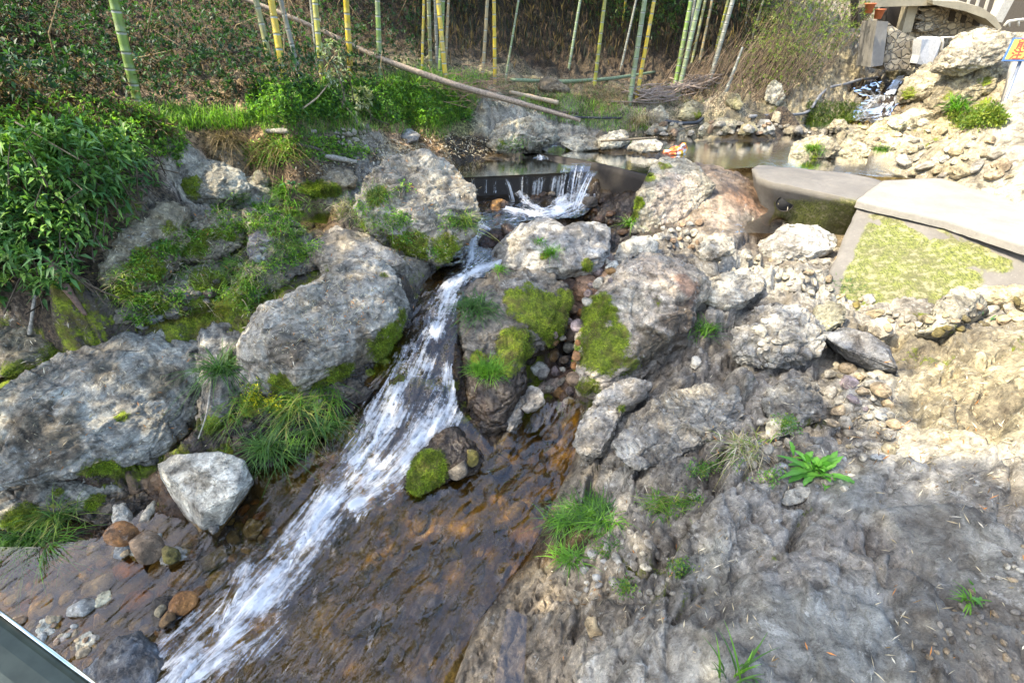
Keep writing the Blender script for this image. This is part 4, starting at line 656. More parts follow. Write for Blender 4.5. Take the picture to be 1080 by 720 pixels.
scatter_stones('cobble', 'mixed stone in the wet channel of the left rocks', 'stones in the left channel', [(140,325),(220,300),(300,245),(320,220),(330,235),(300,270),(240,310),(150,345)], 40, (3, 8), ['dark', 'grey', 'blue'], [0, 5, 6], seed=15, wet=.5)
scatter_stones('cobble', 'grey yellow stone of the rubble footing along the mossy concrete', 'rubble footing of the mossy concrete', [(885,298),(905,310),(945,330),(975,338),(1060,315),(1090,315),(1090,335),(1000,350),(930,350),(880,312)], 34, (4, 12), ['yellow', 'grey', 'pale', 'tan', 'olive'], [5, 6, 7], seed=21, sink=.2)
scatter_stones('cobble', 'sunlit cobble at the shallow right end of the pool', 'cobbles at the right end of the pool', [(945,168),(1000,160),(1060,165),(1068,188),(960,186)], 32, (4, 14), ['yellow', 'pale', 'tan', 'grey'], [5, 6, 7], seed=23, sink=.15)
scatter_stones('stone_chip', 'fine stone chip in the gravel at the right edge', 'gravel chips at the right edge', [(1020,620),(1080,560),(1090,720),(1000,700),(960,690)], 60, (2, 6), ['dark', 'pale', 'grey', 'tan'], [5, 6, 7], seed=22, sink=.2)
# ------------------------------------------------------------------ weir and concrete
def loft(top, bot, nx=60, nz=8, nt=14, amp=.012, seed=0, inner=None):
    """solid between two outlines (world points, same count): noisy subdivided sides and a top"""
    top = np.array(top, float); bot = np.array(bot, float); n = len(top); V = []; Fc = []
    per = []
    for i in range(n):
        m_ = max(2, int(np.linalg.norm(top[(i+1) % n]-top[i])/.04))
        for k_ in range(m_): per.append((i, k_/m_))
    tp = np.array([top[i]*(1-k_)+top[(i+1) % n]*k_ for i, k_ in per]); bp = np.array([bot[i]*(1-k_)+bot[(i+1) % n]*k_ for i, k_ in per]); mm = len(per)
    c = tp.mean(0); rows = [bp*(1-z)+tp*z for z in np.linspace(0, 1, nz)]
    for z in np.linspace(1, 0, nt)[1:-1]: rows.append(c+(tp-c)*z)
    V = np.concatenate(rows+[c[None]]); nr_ = len(rows)
    for j in range(nr_-1):
        for i in range(mm): Fc.append((j*mm+i, j*mm+(i+1) % mm, (j+1)*mm+(i+1) % mm, (j+1)*mm+i))
    for i in range(mm): Fc.append(((nr_-1)*mm+i, (nr_-1)*mm+(i+1) % mm, nr_*mm))
    nz_ = np.stack([fbm(V*3, 5, seed+1), fbm(V*3, 5, seed+2), fbm(V*3, 5, seed+3)], -1)+.35*np.stack([fbm(V*25, 2, seed+4), fbm(V*25, 2, seed+5), fbm(V*25, 2, seed+6)], -1)
    V = V+nz_*amp; return V, Fc
def Wl(pts, z): return [W(a, b, z) for a, b in pts]
zero = lambda V: {'algae': np.zeros(len(V))}
ctr = W(580, 190, .1)
wr = empty('weir', ctr, 'dark concrete weir with a low apron that the stream spills over', 'weir')
V, Fc = loft(Wl([(472,188),(600,181),(606,176),(578,163),(545,164),(478,168)], .40), Wl([(472,215),(596,208),(606,176),(578,163),(545,164),(478,168)], .02) if 0 else [p-np.array([0, 0, .45]) for p in Wl([(472,188),(600,181),(606,176),(578,163),(545,164),(478,168)], .40)], amp=.010, seed=3)
child('apron', V, Fc, M['concrete_dark'], wr, zero(V))
wt = Wl([(566,161),(624,171.5),(632,173),(692,188),(700,180),(640,169.5),(622,167),(572,158)], .452)
V, Fc = loft(wt, [p-np.array([0, 0, .55]) for p in wt], amp=.010, seed=7); child('dam_wall', V, Fc, M['concrete_dark'], wr, zero(V))
cs_ = empty('causeway', W(960, 230, .1), 'pale concrete causeway along the pool with a mossy eroded front', 'causeway')
lowt = Wl([(792,178),(800,174),(880,181),(918,187),(935,192),(905,212),(870,203),(812,192),(798,186)], .50)
lowb = [W(a, b, .10) for a, b in [(797,212),(800,174),(880,181),(918,187),(935,192),(896,242),(870,238),(818,226),(803,222)]]
for i in (1, 2, 3, 4): lowb[i] = lowt[i]-np.array([0, 0, .4])
lowb = [b_+(b_-a_)*.5 for a_, b_ in zip(lowt, lowb)]
V, Fc = loft(lowt, lowb, amp=.012, seed=9); px_, py_, _ = project(V)
child('low_wall', V, Fc, M['shaded_concrete'], cs_, {'algae': np.clip((py_-196)/22, 0, 1)*.75*(px_ > 815)})
st_ = Wl([(904,211),(932,190),(1000,187),(1090,193),(1260,205),(1290,300),(1085,259),(1000,232)], .52)
fb = [p-np.array([0, 0, .075]) for p in st_]
V, Fc = loft(st_, fb, nz=4, nt=26, amp=.010, seed=11); child('deck', V, Fc, M['concrete'], cs_, {'algae': np.zeros(len(V))})
bt = [p-np.array([0, 0, .07]) for p in st_]; bb = [b_.copy() for b_ in bt]
fr_ = {0: (872,290,.06), 7: (965,325,.04), 6: (1085,330,.12)}
bt = Wl([(906,218),(932,192),(1000,189),(1090,195),(1260,210),(1290,305),(1088,264),(1000,238)], .45); bb = [p-np.array([0, 0, .6]) for p in bt]
for i, (a, b, z) in fr_.items(): bb[i] = W(a, b, z); bb[i] = bb[i]+(bb[i]-bt[i])*.6
V, Fc = loft(bt, bb, nz=22, amp=.022, seed=13); px_, py_, _ = project(V)
lft = 905-(py_-215)*.42
al = np.clip((px_-lft-10)/16+.5*fbm(V*4, 3, 3), 0, 1)*np.clip((1070-px_)/40+fbm(V*3, 3, 4)*2, .35, 1)*np.clip((.43+.08*fbm(V*5, 3, 9)-V[:, 2])/.05, 0, 1)
child('wall', V, Fc, M['shaded_concrete'], cs_, {'algae': al*.95})
bpy.context.view_layer.update(); pc = cast([828], [214])[0][0]; ax_ = rays(828, 215); ax_[2] = 0; ax_ /= np.linalg.norm(ax_)
def tube(pts, rads, seg=10, cap=True, uv=None):
    pts = np.array(pts, float); rads = np.broadcast_to(rads, (len(pts),)); V = []; Fc = []
    tg = np.gradient(pts, axis=0); tg /= np.linalg.norm(tg, axis=1, keepdims=True)+1e-12
    ref = np.array([0, 0, 1.]) if abs(tg[:, 2]).mean() < .8 else np.array([0, 1., 0]); a = np.cross(tg, ref); a /= np.linalg.norm(a, axis=1, keepdims=True); b = np.cross(tg, a)
    th = np.linspace(0, 2*math.pi, seg, endpoint=False)
    V = (pts[:, None]+(a[:, None]*np.cos(th)[None, :, None]+b[:, None]*np.sin(th)[None, :, None])*rads[:, None, None]).reshape(-1, 3)
    n = len(pts); Fc = [(j*seg+i, j*seg+(i+1) % seg, (j+1)*seg+(i+1) % seg, (j+1)*seg+i) for j in range(n-1) for i in range(seg)]
    if cap: Fc += [tuple(range(seg-1, -1, -1)), tuple((n-1)*seg+i for i in range(seg))]
    return V, Fc
dp = empty('drain_pipe', pc-ax_*.05, 'round drain pipe opening in the low concrete wall', 'pipe')
s_ = .085
V, Fc = tube([pc-ax_*.03, pc-ax_*.027, pc+ax_*.2], [s_+.006, s_+.008, s_+.008], 24, False); V2, F2 = tube([pc-ax_*.03, pc+ax_*.18], [s_, s_], 24, False)
n0 = len(V); rim = [(i, (i+1) % 24, n0+(i+1) % 24, n0+i) for i in range(24)]
child('collar', np.concatenate([V, V2]), Fc+[tuple(q+n0 for q in f) for f in F2]+rim, M['concrete_dark'], dp, {'algae': np.zeros(n0+len(V2))})
V, Fc = tube([pc-ax_*.024, pc-ax_*.020], [s_, s_], 24, True)
child('bore', V, Fc, simple('pipe_dark', (.012, .012, .012), .9), dp)
# sloping concrete bank at the far right
sb = [T(1068,62,6.2), T(1100,60,6.2), T(1250,120,4.8), T(1230,215,4.6), T(1088,200,5.0), T(1062,172,5.6), T(1052,140,5.9)]
sb2 = [p-np.array([-.1, 0, .5]) for p in sb]
V, Fc = loft(sb, sb2, nz=5, nt=20, amp=.03, seed=17); linkat('concrete_ramp', V, Fc, M['concrete'], zero(V), label='bleached concrete slope under the warning sign on the right', cat='ramp')
# ------------------------------------------------------------------ the house and walls upstream
def slab(name, poly, Y, depth, mat, parent=None, attrs=None, dy=None, **k):
    """upright solid: outline given on the plane at distance Y, real thickness behind it"""
    fr = np.array([Yp(a, b, Y) for a, b in poly]); bk = fr+np.array([0, depth, 0]); n = len(fr); V = np.concatenate([fr, bk])
    Fc = [tuple(range(n)), tuple(range(2*n-1, n-1, -1))]+[(i, i+n, (i+1) % n+n, (i+1) % n) for i in range(n)]
    at = {'algae': np.zeros(2*n)}
    if parent is None: return linkat(name, V, Fc, mat, at, smooth=False, **k)
    return child(name, V, Fc, mat, parent, at, smooth=False)
def make_masonry():
    m = N('rubble_masonry'); P = m.pos(); Pm = m.mixv(m.scale(P, (1, 1, 1.35)), m.noise(P, 2.5, 3, out='Color'), .25)
    e = m.voro(Pm, 6.5); cc = m.n('SeparateColor', {0: m.voro(Pm, 6.5, 'F1', 'Color')}).outputs[0]
    c = m.mix(cc, (.20, .16, .10), (.40, .34, .23)); c = m.mix(m.mr(m.noise(P, 12, 5, .7), .4, .65, 0, .6), c, (.13, .11, .08)); c = m.mix(m.mr(e, 0, .05, 1, 0), c, (.36, .33, .27))
    return m.done(m.pbsdf(Base_Color=c, Roughness=.9, Normal=m.bump(m.mr(e, 0, .12), .9, .08)))
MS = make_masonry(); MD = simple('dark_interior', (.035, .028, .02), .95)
M['timber'] = simple('weathered_timber', (.16, .12, .08), .8); M['white_paint'] = simple('white_paint', (.42, .39, .32), .6)
h = empty('stone_house', Yp(1000, 38, 12.6), 'rubble stone house with a concrete roof slab and small square windows above the stream', 'house')
wall_ = [(955,36),(962,2),(985,2),(1012,10),(1040,18),(1058,36),(1058,46),(1030,60),(1010,66),(990,70),(984,50)]
slab('wall', wall_, 12.6, .4, MS, h)
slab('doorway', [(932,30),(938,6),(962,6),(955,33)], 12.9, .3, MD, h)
slab('rear_wall', [(905,30),(905,-12),(1100,-12),(1100,34),(1058,34),(1040,16),(1000,3),(930,3)], 13.4, .3, simple('brown_render', (.10, .08, .055), .9), h)
slab('pillar', [(951,35),(960,0),(970,0),(961,34)], 12.4, .22, M['house_concrete'], h)
slab('roof_beam', [(912,8),(914,-1),(986,-2),(986,6)], 12.2, .25, M['house_concrete'], h)
rs_ = [Yp(a, b, 12.0) for a, b in [(984,1),(1012,2),(1035,8),(1050,18),(1057,30),(1052,31),(1040,20),(1018,12),(984,5)]]
V = np.array(rs_+[p+np.array([0, 1.3, .25]) for p in rs_]); n = len(rs_)
child('roof', V, [tuple(range(n)), tuple(range(2*n-1, n-1, -1))]+[(i, i+n, (i+1) % n+n, (i+1) % n) for i in range(n)], M['house_concrete'], h, {'algae': np.full(len(V), .3)}, smooth=False)
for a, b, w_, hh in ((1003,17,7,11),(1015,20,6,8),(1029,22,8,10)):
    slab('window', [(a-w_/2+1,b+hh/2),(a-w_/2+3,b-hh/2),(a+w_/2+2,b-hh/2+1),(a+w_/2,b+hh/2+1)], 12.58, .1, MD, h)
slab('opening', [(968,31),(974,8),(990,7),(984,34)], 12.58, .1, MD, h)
slab('post', [(1048,22),(1062,-4),(1072,-4),(1057,24)], 12.1, .2, M['white_paint'], h)
for a in (1018, 1028, 1038, 1047): slab('railing', [(a,12),(a+5,-4),(a+7,-4),(a+2,13)], 12.3, .04, M['white_paint'], h)
rs2 = np.random.default_rng(5)
V, Fc = [], []
for i in range(30):
    V0, F0 = ico(2); a, b = rs2.uniform(971, 985), rs2.uniform(10, 32); q = Yp(a, b, 12.5); off = len(V); V.extend((rock_shape(V0, 1, i, 6)*np.array([.16, .1, .05]))+q); Fc.extend((F0+off).tolist())
child('stacked_stones', V, Fc, MS, h)
gw = empty('garden_wall', Yp(950, 60, 12.0), 'stone wall with a grey concrete buttress stepping down to the far cascade', 'wall')
slab('buttress', [(918,71),(925,22),(937,23),(931,69)], 11.6, .5, M['concrete'], gw)
def rough_wall(poly, Y, depth, mat, parent, seed, step=.12, name='masonry'):
    p = [(a, b) for a, b in poly]; pts = []
    fr = np.array([Yp(a, b, Y) for a, b in p]); out = []
    for i in range(len(fr)):
        m_ = max(1, int(np.linalg.norm(fr[(i+1) % len(fr)]-fr[i])/step))
        for k_ in range(m_): out.append(fr[i]*(1-k_/m_)+fr[(i+1) % len(fr)]*k_/m_)
    fr = np.array(out); fr += np.stack([fbm(fr*4, 3, seed), fbm(fr*4, 3, seed+1), fbm(fr*4, 3, seed+2)], -1)*.08; n = len(fr); V = np.concatenate([fr, fr+np.array([0, depth, 0])])
    child(name, V, [tuple(range(n)), tuple(range(2*n-1, n-1, -1))]+[(i, i+n, (i+1) % n+n, (i+1) % n) for i in range(n)], mat, parent, {'algae': np.zeros(2*n)}, smooth=False)
rough_wall([(931,72),(937,23),(952,31),(960,38),(972,41),(970,66),(960,74)], 11.7, .5, MS, gw, 3)
M['whitewash'] = simple('lime_wash', (.5, .5, .48), .85, bump=.8)
rough_wall([(968,66),(972,41),(994,40),(987,66),(980,74)], 11.5, .4, M['whitewash'], gw, 9, name='pier')
for (a, b), lb in (((917,9),'orange flower pot higher up beside the roof beam'), ((927,15),'orange flower pot lower down beside the concrete buttress')):
    q = Yp(a, b, 11.4); f = empty('flower_pot', q-np.array([0, 0, .08]), lb, 'flower pot', 'flower pots by the house')
    V, Fc = tube([q-np.array([0, 0, .08]), q+np.array([0, 0, .06]), q+np.array([0, 0, .06]), q+np.array([0, 0, .08])], [.06, .085, .1, .1], 16); child('pot', V, Fc, simple('terracotta_'+str(a), (.55, .16, .06), .7), f)
cbp = [Yp(a, b, 11.2) for a, b in ((992,40),(1005,39.6),(1020,38.5),(1032,38))]
V, Fc = tube(cbp, .02, 6); linkat('water_pipe', V, Fc, M['white_paint'], label='thin white pipe running from the lime washed pier to the road', cat='pipe')
cbp = [Yp(a, b, 11.15) for a, b in ((993,40),(994.5,45),(993,52),(996,60))]
V, Fc = tube(cbp, .025, 6); linkat('hanging_hose', V, Fc, M['white_paint'], label='white hose end hanging down over the wall', cat='hose')
hr = [Yp(a, b, 10.5) for a, b in ((1059,28),(1063,23),(1072,21.5),(1090,20))]
V, Fc = tube(hr, .025, 8); q0 = empty('road_railing', hr[0], 'white curved railing end beside the road at the top right', 'railing'); child('rail', V, Fc, M['white_paint'], q0)
for a, b in ((1064,22),(1074,21)): V, Fc = tube([Yp(a, b, 10.5), Yp(a, b+7, 10.5)], .02, 8); child('post', V, Fc, M['white_paint'], q0)
# ------------------------------------------------------------------ warning sign
sgn = empty('warning_sign', T(1053,122,5.6), 'yellow warning sign with red Chinese lettering on a steel pole', 'sign')
S0 = T(1053,124,5.6); S1 = T(1078,60,5.6)
V, Fc = tube([S0-(S1-S0)*.1, S1], .016, 12); child('pole', V, Fc, simple('galvanised_steel', (.3, .32, .35), .45, .7), sgn)
A_ = T(1057,64.5,5.55); B_ = T(1069,40,5.55); X_ = T(1108,64.5,5.55)-A_; Y_ = B_-A_
Nn = np.cross(X_, Y_); Nn /= np.linalg.norm(Nn); Nn = -Nn if Nn[1] > 0 else Nn
def quadbox(a, x, y, n0, n1): 
    c8 = [a+Nn*n0, a+x+Nn*n0, a+x+y+Nn*n0, a+y+Nn*n0, a+Nn*n1, a+x+Nn*n1, a+x+y+Nn*n1, a+y+Nn*n1]
    return np.array(c8), [(0,1,2,3),(7,6,5,4),(0,4,5,1),(1,5,6,2),(2,6,7,3),(3,7,4,0)]
V, Fc = quadbox(A_, X_, Y_, -.012, 0); child('frame', V, Fc, simple('blue_paint', (.06, .13, .30), .5), sgn, smooth=False)
V, Fc = quadbox(A_+X_*.035+Y_*.06, X_*.93, Y_*.88, .0005, .003); PNL = child('panel', V, Fc, simple('yellow_paint', (.34, .33, .06), .5), sgn, smooth=False)
red = simple('red_lettering', (.45, .05, .02), .5)
def text(s, org, x, y, size, mat, parent, nm='lettering'):
    cu = bpy.data.curves.new(nm, 'FONT'); cu.body = s; cu.size = 1; cu.extrude = .01; cu.offset = .025; o = bpy.data.objects.new(nm+'_src', cu); COL.objects.link(o); bpy.context.view_layer.update()
    me = bpy.data.meshes.new_from_object(o.evaluated_get(bpy.context.evaluated_depsgraph_get())); bpy.data.objects.remove(o)
    co = np.array([v.co[:] for v in me.vertices])
    if len(co):
        xn = x/np.linalg.norm(x); yn = y/np.linalg.norm(y); P = org+co[:, :1]*size*xn+co[:, 1:2]*size*yn+Nn*(.004+co[:, 2:3]*.1)-np.array(sgn.location)
        for v, p in zip(me.vertices, P): v.co = p
    me.materials.clear(); return link(nm, me, mat, parent=parent)
sz = np.linalg.norm(Y_)*.47
text('前方危险', A_+X_*.13+Y_*.55, X_, Y_, sz, red, PNL); text('注意安全', A_+X_*.10+Y_*.10, X_, Y_, sz, red, PNL)
# ------------------------------------------------------------------ leaves, grass, twigs
def leaves(P, Dr, L, Wd, C, up=None, fold=.25, droop=.15, r=rng):
    P = np.asarray(P); n = len(P); Dr = Dr/np.linalg.norm(Dr, axis=1, keepdims=True); up = np.tile([0, 0, 1.], (n, 1)) if up is None else up
    S = np.cross(Dr, up+r.normal(size=(n, 3))*.25); S /= np.linalg.norm(S, axis=1, keepdims=True)+1e-9; U = np.cross(S, Dr)
    L = np.broadcast_to(L, (n,))[:, None]; Wd = np.broadcast_to(Wd, (n,))[:, None]
    dn = np.array([0, 0, -1.])
    b = P; ml = P+Dr*L*.42+S*Wd*.5+U*Wd*fold; mr_ = P+Dr*L*.42-S*Wd*.5+U*Wd*fold; mc = P+Dr*L*.5; tp = P+Dr*L+dn*L*droop
    V = np.stack([b, ml, mr_, mc, tp], 1).reshape(-1, 3); o = (np.arange(n)*5)[:, None]
    Fc = np.concatenate([o+np.array([0, 3, 4, 1]), o+np.array([0, 2, 4, 3])]); return V, Fc, np.repeat(C, 5, 0)
def blades(P, Dr, L, Wd, C, bend=.6, seg=4, r=rng):
    n = len(P); Dr = Dr/np.linalg.norm(Dr, axis=1, keepdims=True); h = Dr.copy(); h[:, 2] = 0; h += r.normal(size=(n, 3))*.05; h[:, 2] = 0; h /= np.linalg.norm(h, axis=1, keepdims=True)+1e-9
    S = np.cross(h, [0, 0, 1.]); rows = []; L = np.broadcast_to(L, (n,))[:, None]; Wd = np.broadcast_to(Wd, (n,))[:, None]; bend = np.broadcast_to(bend, (n,))[:, None]
    for k_ in range(seg+1):
        t = k_/seg; c = P+Dr*L*t+h*L*bend*t*t*.7-np.array([0, 0, 1])*L*bend*t**2.5*.75; w_ = Wd*(1-t**1.5)*.5*(1 if k_ else .7)+.0002; rows += [c+S*w_, c-S*w_]
    V = np.stack(rows, 1).reshape(-1, 3); o = (np.arange(n)*(2*seg+2))[:, None]
    Fc = np.concatenate([o+np.array([2*k_, 2*k_+1, 2*k_+3, 2*k_+2]) for k_ in range(seg)]); return V, Fc, np.repeat(C, 2*seg+2, 0)
def pick(cols, n, r=rng, var=.25):
    c = np.array(cols)[r.integers(0, len(cols), n)]; return c*(1+r.uniform(-var, var, (n, 1)))
def merge(parts):
    V, Fc, C = [], [], []; o = 0
    for v, f, c in parts: V.append(v); Fc.append(f+o); C.append(c); o += len(v)
    return np.concatenate(V), np.concatenate(Fc), np.concatenate(C)
def sprigs(P, Nr, nl, L, Wd, cols, spread=.9, r=rng, droop=.2):
    """a whorl of leaves at every point"""
    n = len(P); PP = np.repeat(P, nl, 0); NN = np.repeat(Nr, nl, 0); d = r.normal(size=(n*nl, 3)); d /= np.linalg.norm(d, axis=1, keepdims=True); Dr = d*spread+NN*.6
    base = pick(cols, n, r); C = np.repeat(base, nl, 0)*(1+r.uniform(-.15, .15, (n*nl, 1))); return leaves(PP+Dr*.01, Dr, r.uniform(.6, 1, n*nl)*L, r.uniform(.7, 1, n*nl)*Wd, C, droop=droop, r=r)
DG = [(.025,.065,.018), (.04,.10,.028), (.055,.125,.03), (.03,.08,.03)]; MG = [(.10,.22,.035), (.14,.28,.04), (.08,.18,.05)]; LG = [(.26,.46,.05), (.34,.50,.06), (.20,.38,.05)]
BR = [(.17,.10,.045), (.22,.14,.06), (.11,.065,.03), (.28,.19,.09), (.07,.04,.02)]; GD = [(.20,.13,.02), (.13,.09,.015), (.25,.17,.04)]; TN = [(.42,.34,.22), (.5,.42,.29), (.33,.26,.16), (.55,.49,.38)]
def field(name, poly, n, mk, label=None, height=(0, .2), mat='leaf', kind='stuff', seed=0, cat=None, G=None, group=None):
    r = np.random.default_rng(seed); q = rpoly(poly, n, r); P, t = ground(q[:, 0], q[:, 1], GF if G is None else G); ok = t < 30; P = P[ok]
    P = P+np.array([0, 0, 1.])*(r.uniform(*height, len(P))**1.0)[:, None]
    V, Fc, C = mk(P, r); o = linkat(name, V, Fc, M[mat], {'tint': C}, smooth=False, kind=kind, label=label, cat=cat, group=group); return o
up_ = lambda P: np.tile([0, -.3, 1.], (len(P), 1))
field('undergrowth_leaves', [(-60,-60),(470,-60),(470,60),(380,95),(300,112),(150,118),(60,130),(-60,150)], 4600, lambda P, r: sprigs(P, up_(P), 5, .085, .03, [(.025,.065,.02), (.035,.09,.035), (.05,.12,.03), (.02,.05,.02)], r=r), height=(0, .35), seed=1, label='dark green leafy undergrowth on the slope behind the bamboo')
field('dead_leaves', [(-60,-60),(470,-60),(470,60),(380,90),(300,112),(150,120),(-60,140)], 4600, lambda P, r: sprigs(P, up_(P), 3, .10, .016, [(.06,.037,.016), (.085,.055,.02), (.04,.026,.012), (.13,.085,.03), (.075,.055,.012)], r=r, droop=.5), height=(0, .3), mat='dry', seed=2, label='dead brown leaves and stalks hanging over the left slope')
field('hanging_thatch', [(430,-90),(780,-90),(830,30),(760,60),(640,70),(440,70)], 9000, lambda P, r: leaves(P, r.normal(size=(len(P), 3))*.5+np.array([0, -.2, -1.]), r.uniform(.1, .28, len(P)), .018, pick(BR[:2]+GD+BR[4:]+[(.025,.035,.012)]*6, len(P), r)*.62, r=r), height=(.05, .5), mat='dry', seed=3, label='dark hanging bamboo litter and dead foliage on the far slope')
field('slope_foliage', [(430,-120),(780,-120),(840,0),(800,40),(660,35),(560,10),(440,30)], 3600, lambda P, r: sprigs(P, up_(P), 5, .12, .035, DG+[(.05,.075,.012)], r=r), height=(.1, .8), seed=4, label='dark foliage high on the slope behind the bamboo grove')
field('slope_foliage', [(560,-60),(700,-60),(720,60),(640,55),(600,20)], 1500, lambda P, r: sprigs(P, up_(P), 5, .12, .03, [(.05,.11,.02), (.09,.15,.02), (.03,.07,.02)], r=r), height=(.2, 1.1), seed=5, label='mid green foliage on the slope behind the central bamboo pair')
field('leaf_litter', [(0,95),(150,125),(200,150),(150,160),(60,140),(0,160)], 3800, lambda P, r: leaves(P, r.normal(size=(len(P), 3)), r.uniform(.05, .13, len(P)), .014, pick(BR+TN[2:3], len(P), r), r=r), height=(0, .16), mat='dry', seed=6, label='tangle of dead brown bracken on the left bank')
field('leaf_litter', [(400,150),(480,140),(530,150),(545,160),(480,166),(430,175),(380,170)], 1500, lambda P, r: leaves(P, r.normal(size=(len(P), 3))*np.array([1, 1, .25]), r.uniform(.04, .09, len(P)), .014, pick(BR+TN+TN, len(P), r), r=r), height=(0, .02), mat='dry', seed=7, label='pale leaf litter on the flat ground above the weir')
field('leaf_litter', [(310,178),(372,178),(378,190),(350,196),(310,194)], 350, lambda P, r: leaves(P, r.normal(size=(len(P), 3))*np.array([1, 1, .25]), r.uniform(.03, .07, len(P)), .012, pick(BR+TN, len(P), r), r=r), height=(.05, .1), mat='dry', seed=8, label='dead leaves lying on the mossy ledge')
def grassf(Lr, cols, wd=.006, bend=.5): return lambda P, r: blades(P, r.normal(size=(len(P), 3))*.35+np.array([0, 0, 1.]), r.uniform(*Lr, len(P)), wd, pick(cols, len(P), r), r.uniform(bend*.4, bend*1.5, len(P)), r=r)
field('bank_grass', [(400,90),(430,75),(520,80),(500,120),(460,140),(420,125)], 5000, grassf((.08, .2), LG+MG+[(.2,.2,.06)]), height=(0, .02), seed=10, label='bright green grass on the bank under the fallen bamboo pole')
field('bank_grass', [(270,120),(330,100),(420,110),(490,120),(470,150),(400,140),(330,145),(280,150)], 4200, grassf((.06, .17), MG+LG[:1]+TN[2:3]), height=(0, .02), seed=11, label='mixed grass along the foot of the bank')
field('bank_herbs', [(270,95),(400,90),(480,105),(500,130),(440,140),(380,128),(300,138),(260,130)], 2600, lambda P, r: sprigs(P, up_(P), 5, .05, .024, MG+LG[:1]+DG[1:2], r=r), height=(0, .14), seed=12, label='low leafy herbs on the bank between the bamboo and the rocks')
field('bank_grass', [(545,105),(600,100),(680,118),(690,140),(640,140),(580,128)], 3200, grassf((.05, .13), LG+MG+TN[:1]), height=(0, .02), seed=13, label='short green grass on the shore beyond the weir')
field('dry_grass', [(500,85),(760,90),(740,115),(660,112),(560,105)], 2800, grassf((.06, .16), TN[2:3]+BR[:2]+MG[:1], .005, .9), height=(0, .02), seed=14, label='thin dry grass under the bamboo on the far shore', mat='dry')
field('bank_grass', [(150,115),(240,120),(290,125),(260,140),(190,140),(140,135)], 2000, grassf((.07, .2), LG+MG), height=(0, .03), seed=15, label='grass strip on top of the left bank')
field('bank_herbs', [(0,150),(60,130),(130,125),(200,150),(200,175),(130,180),(0,200)], 1300, lambda P, r: sprigs(P, up_(P), 5, .06, .02, LG+MG, r=r), height=(0, .2), seed=16, label='light green weeds along the top of the leafy shrub')
field('bank_herbs', [(250,160),(300,150),(350,150),(400,165),(370,172),(300,178),(260,180)], 900, lambda P, r: sprigs(P, up_(P), 4, .035, .02, MG+LG, r=r), height=(0, .08), seed=17, label='small herbs between the planks and the ledge')
field('bank_herbs', [(850,110),(905,112),(910,128),(880,135),(850,128)], 900, lambda P, r: sprigs(P, up_(P), 4, .05, .02, [(.10,.13,.02), (.07,.12,.02)], r=r), height=(0, .08), seed=18, label='green water weeds on the left of the far stream')
field('bank_herbs', [(990,120),(1050,118),(1060,135),(1010,140)], 700, lambda P, r: sprigs(P, up_(P), 4, .06, .02, [(.22,.26,.04), (.14,.22,.04)], r=r), height=(0, .1), seed=19, label='sunlit herbs at the foot of the layered rock bank')
# the leafy shrub hanging over the left rocks
r = np.random.default_rng(21)
def shrub(name, label, poly, n, stems, nl, L, Wd, cols, hgt, seed, cat='shrub', twig=(.07,.05,.03), stemr=.006, mat='leaf', group=None, lean=(.25, -.25, 0)):
    r = np.random.default_rng(seed); q = rpoly(poly, n, r); P, t = ground(q[:, 0], q[:, 1], GF); H_ = r.uniform(*hgt, len(P)); P2 = P+np.array([0, 0, 1.])*H_[:, None]+np.array(lean)*H_[:, None]
    base = P.mean(0); base[2] = P[:, 2].min(); e = empty(name, base, label, cat, group)
    V, Fc, C = sprigs(P2, np.tile([.2, -.5, 1.], (len(P2), 1)), nl, L, Wd, cols, r=r, droop=.3); child('foliage', V, Fc, M[mat], e, {'tint': C}, smooth=False)
    VV, FF, CC = [], [], []; o = 0
    for i in r.choice(len(P), min(stems, len(P)), replace=False):
        a = P[i]+r.normal(size=3)*np.array([.12, .12, 0])-np.array([0, 0, .04]); b = P2[i]; m_ = (a+b)/2+r.normal(size=3)*.05
        v, f = tube([a, m_, b], [stemr, stemr*.7, stemr*.35], 5, False); VV.append(v); FF += [tuple(x+o for x in y) for y in f]; o += len(v)
    V = np.concatenate(VV); child('stems', V, FF, M['bark'], e, {'tint': np.tile(twig, (len(V), 1))}); return e
shrub('leafy_shrub', 'dark green shrub with long narrow leaves hanging over the left rocks', [(-30,185),(60,172),(120,170),(160,178),(172,198),(155,215),(135,236),(108,252),(98,288),(78,315),(40,326),(-30,318)], 720, 220, 6, .12, .030, [(.09,.20,.05), (.14,.28,.06), (.06,.15,.045), (.2,.34,.07), (.16,.29,.10)], (0, .30), 22)
shrub('twiggy_shrub', 'wispy twiggy shrub with small yellow green leaves in front of the rock cliff', [(770,60),(790,-30),(930,-30),(925,20),(890,60),(850,95),(800,110),(765,105)], 3200, 330, 5, .06, .024, [(.14,.20,.03), (.2,.27,.04), (.10,.14,.03), (.24,.22,.08)], (.1, 1.1), 23, twig=(.22,.16,.10), stemr=.008, lean=(.3, -.35, 0))
shrub('twiggy_shrub', 'thin leafless brown scrub behind the green grey rock at the brush pile', [(690,95),(760,70),(830,60),(830,105),(760,112)], 260, 420, 2, .05, .012, [(.2,.15,.08), (.12,.14,.03)], (.1, .8), 24, twig=(.17,.12,.075), stemr=.007, lean=(.4, -.2, 0))
shrub('flowering_sprig', 'sprig with pale sunlit leaves standing beside the yellow bamboo culms', [(345,95),(362,92),(372,105),(350,110)], 28, 12, 6, .09, .035, [(.34,.38,.26), (.24,.3,.16)], (.1, .5), 25, lean=(0, 0, 0), cat='plant')
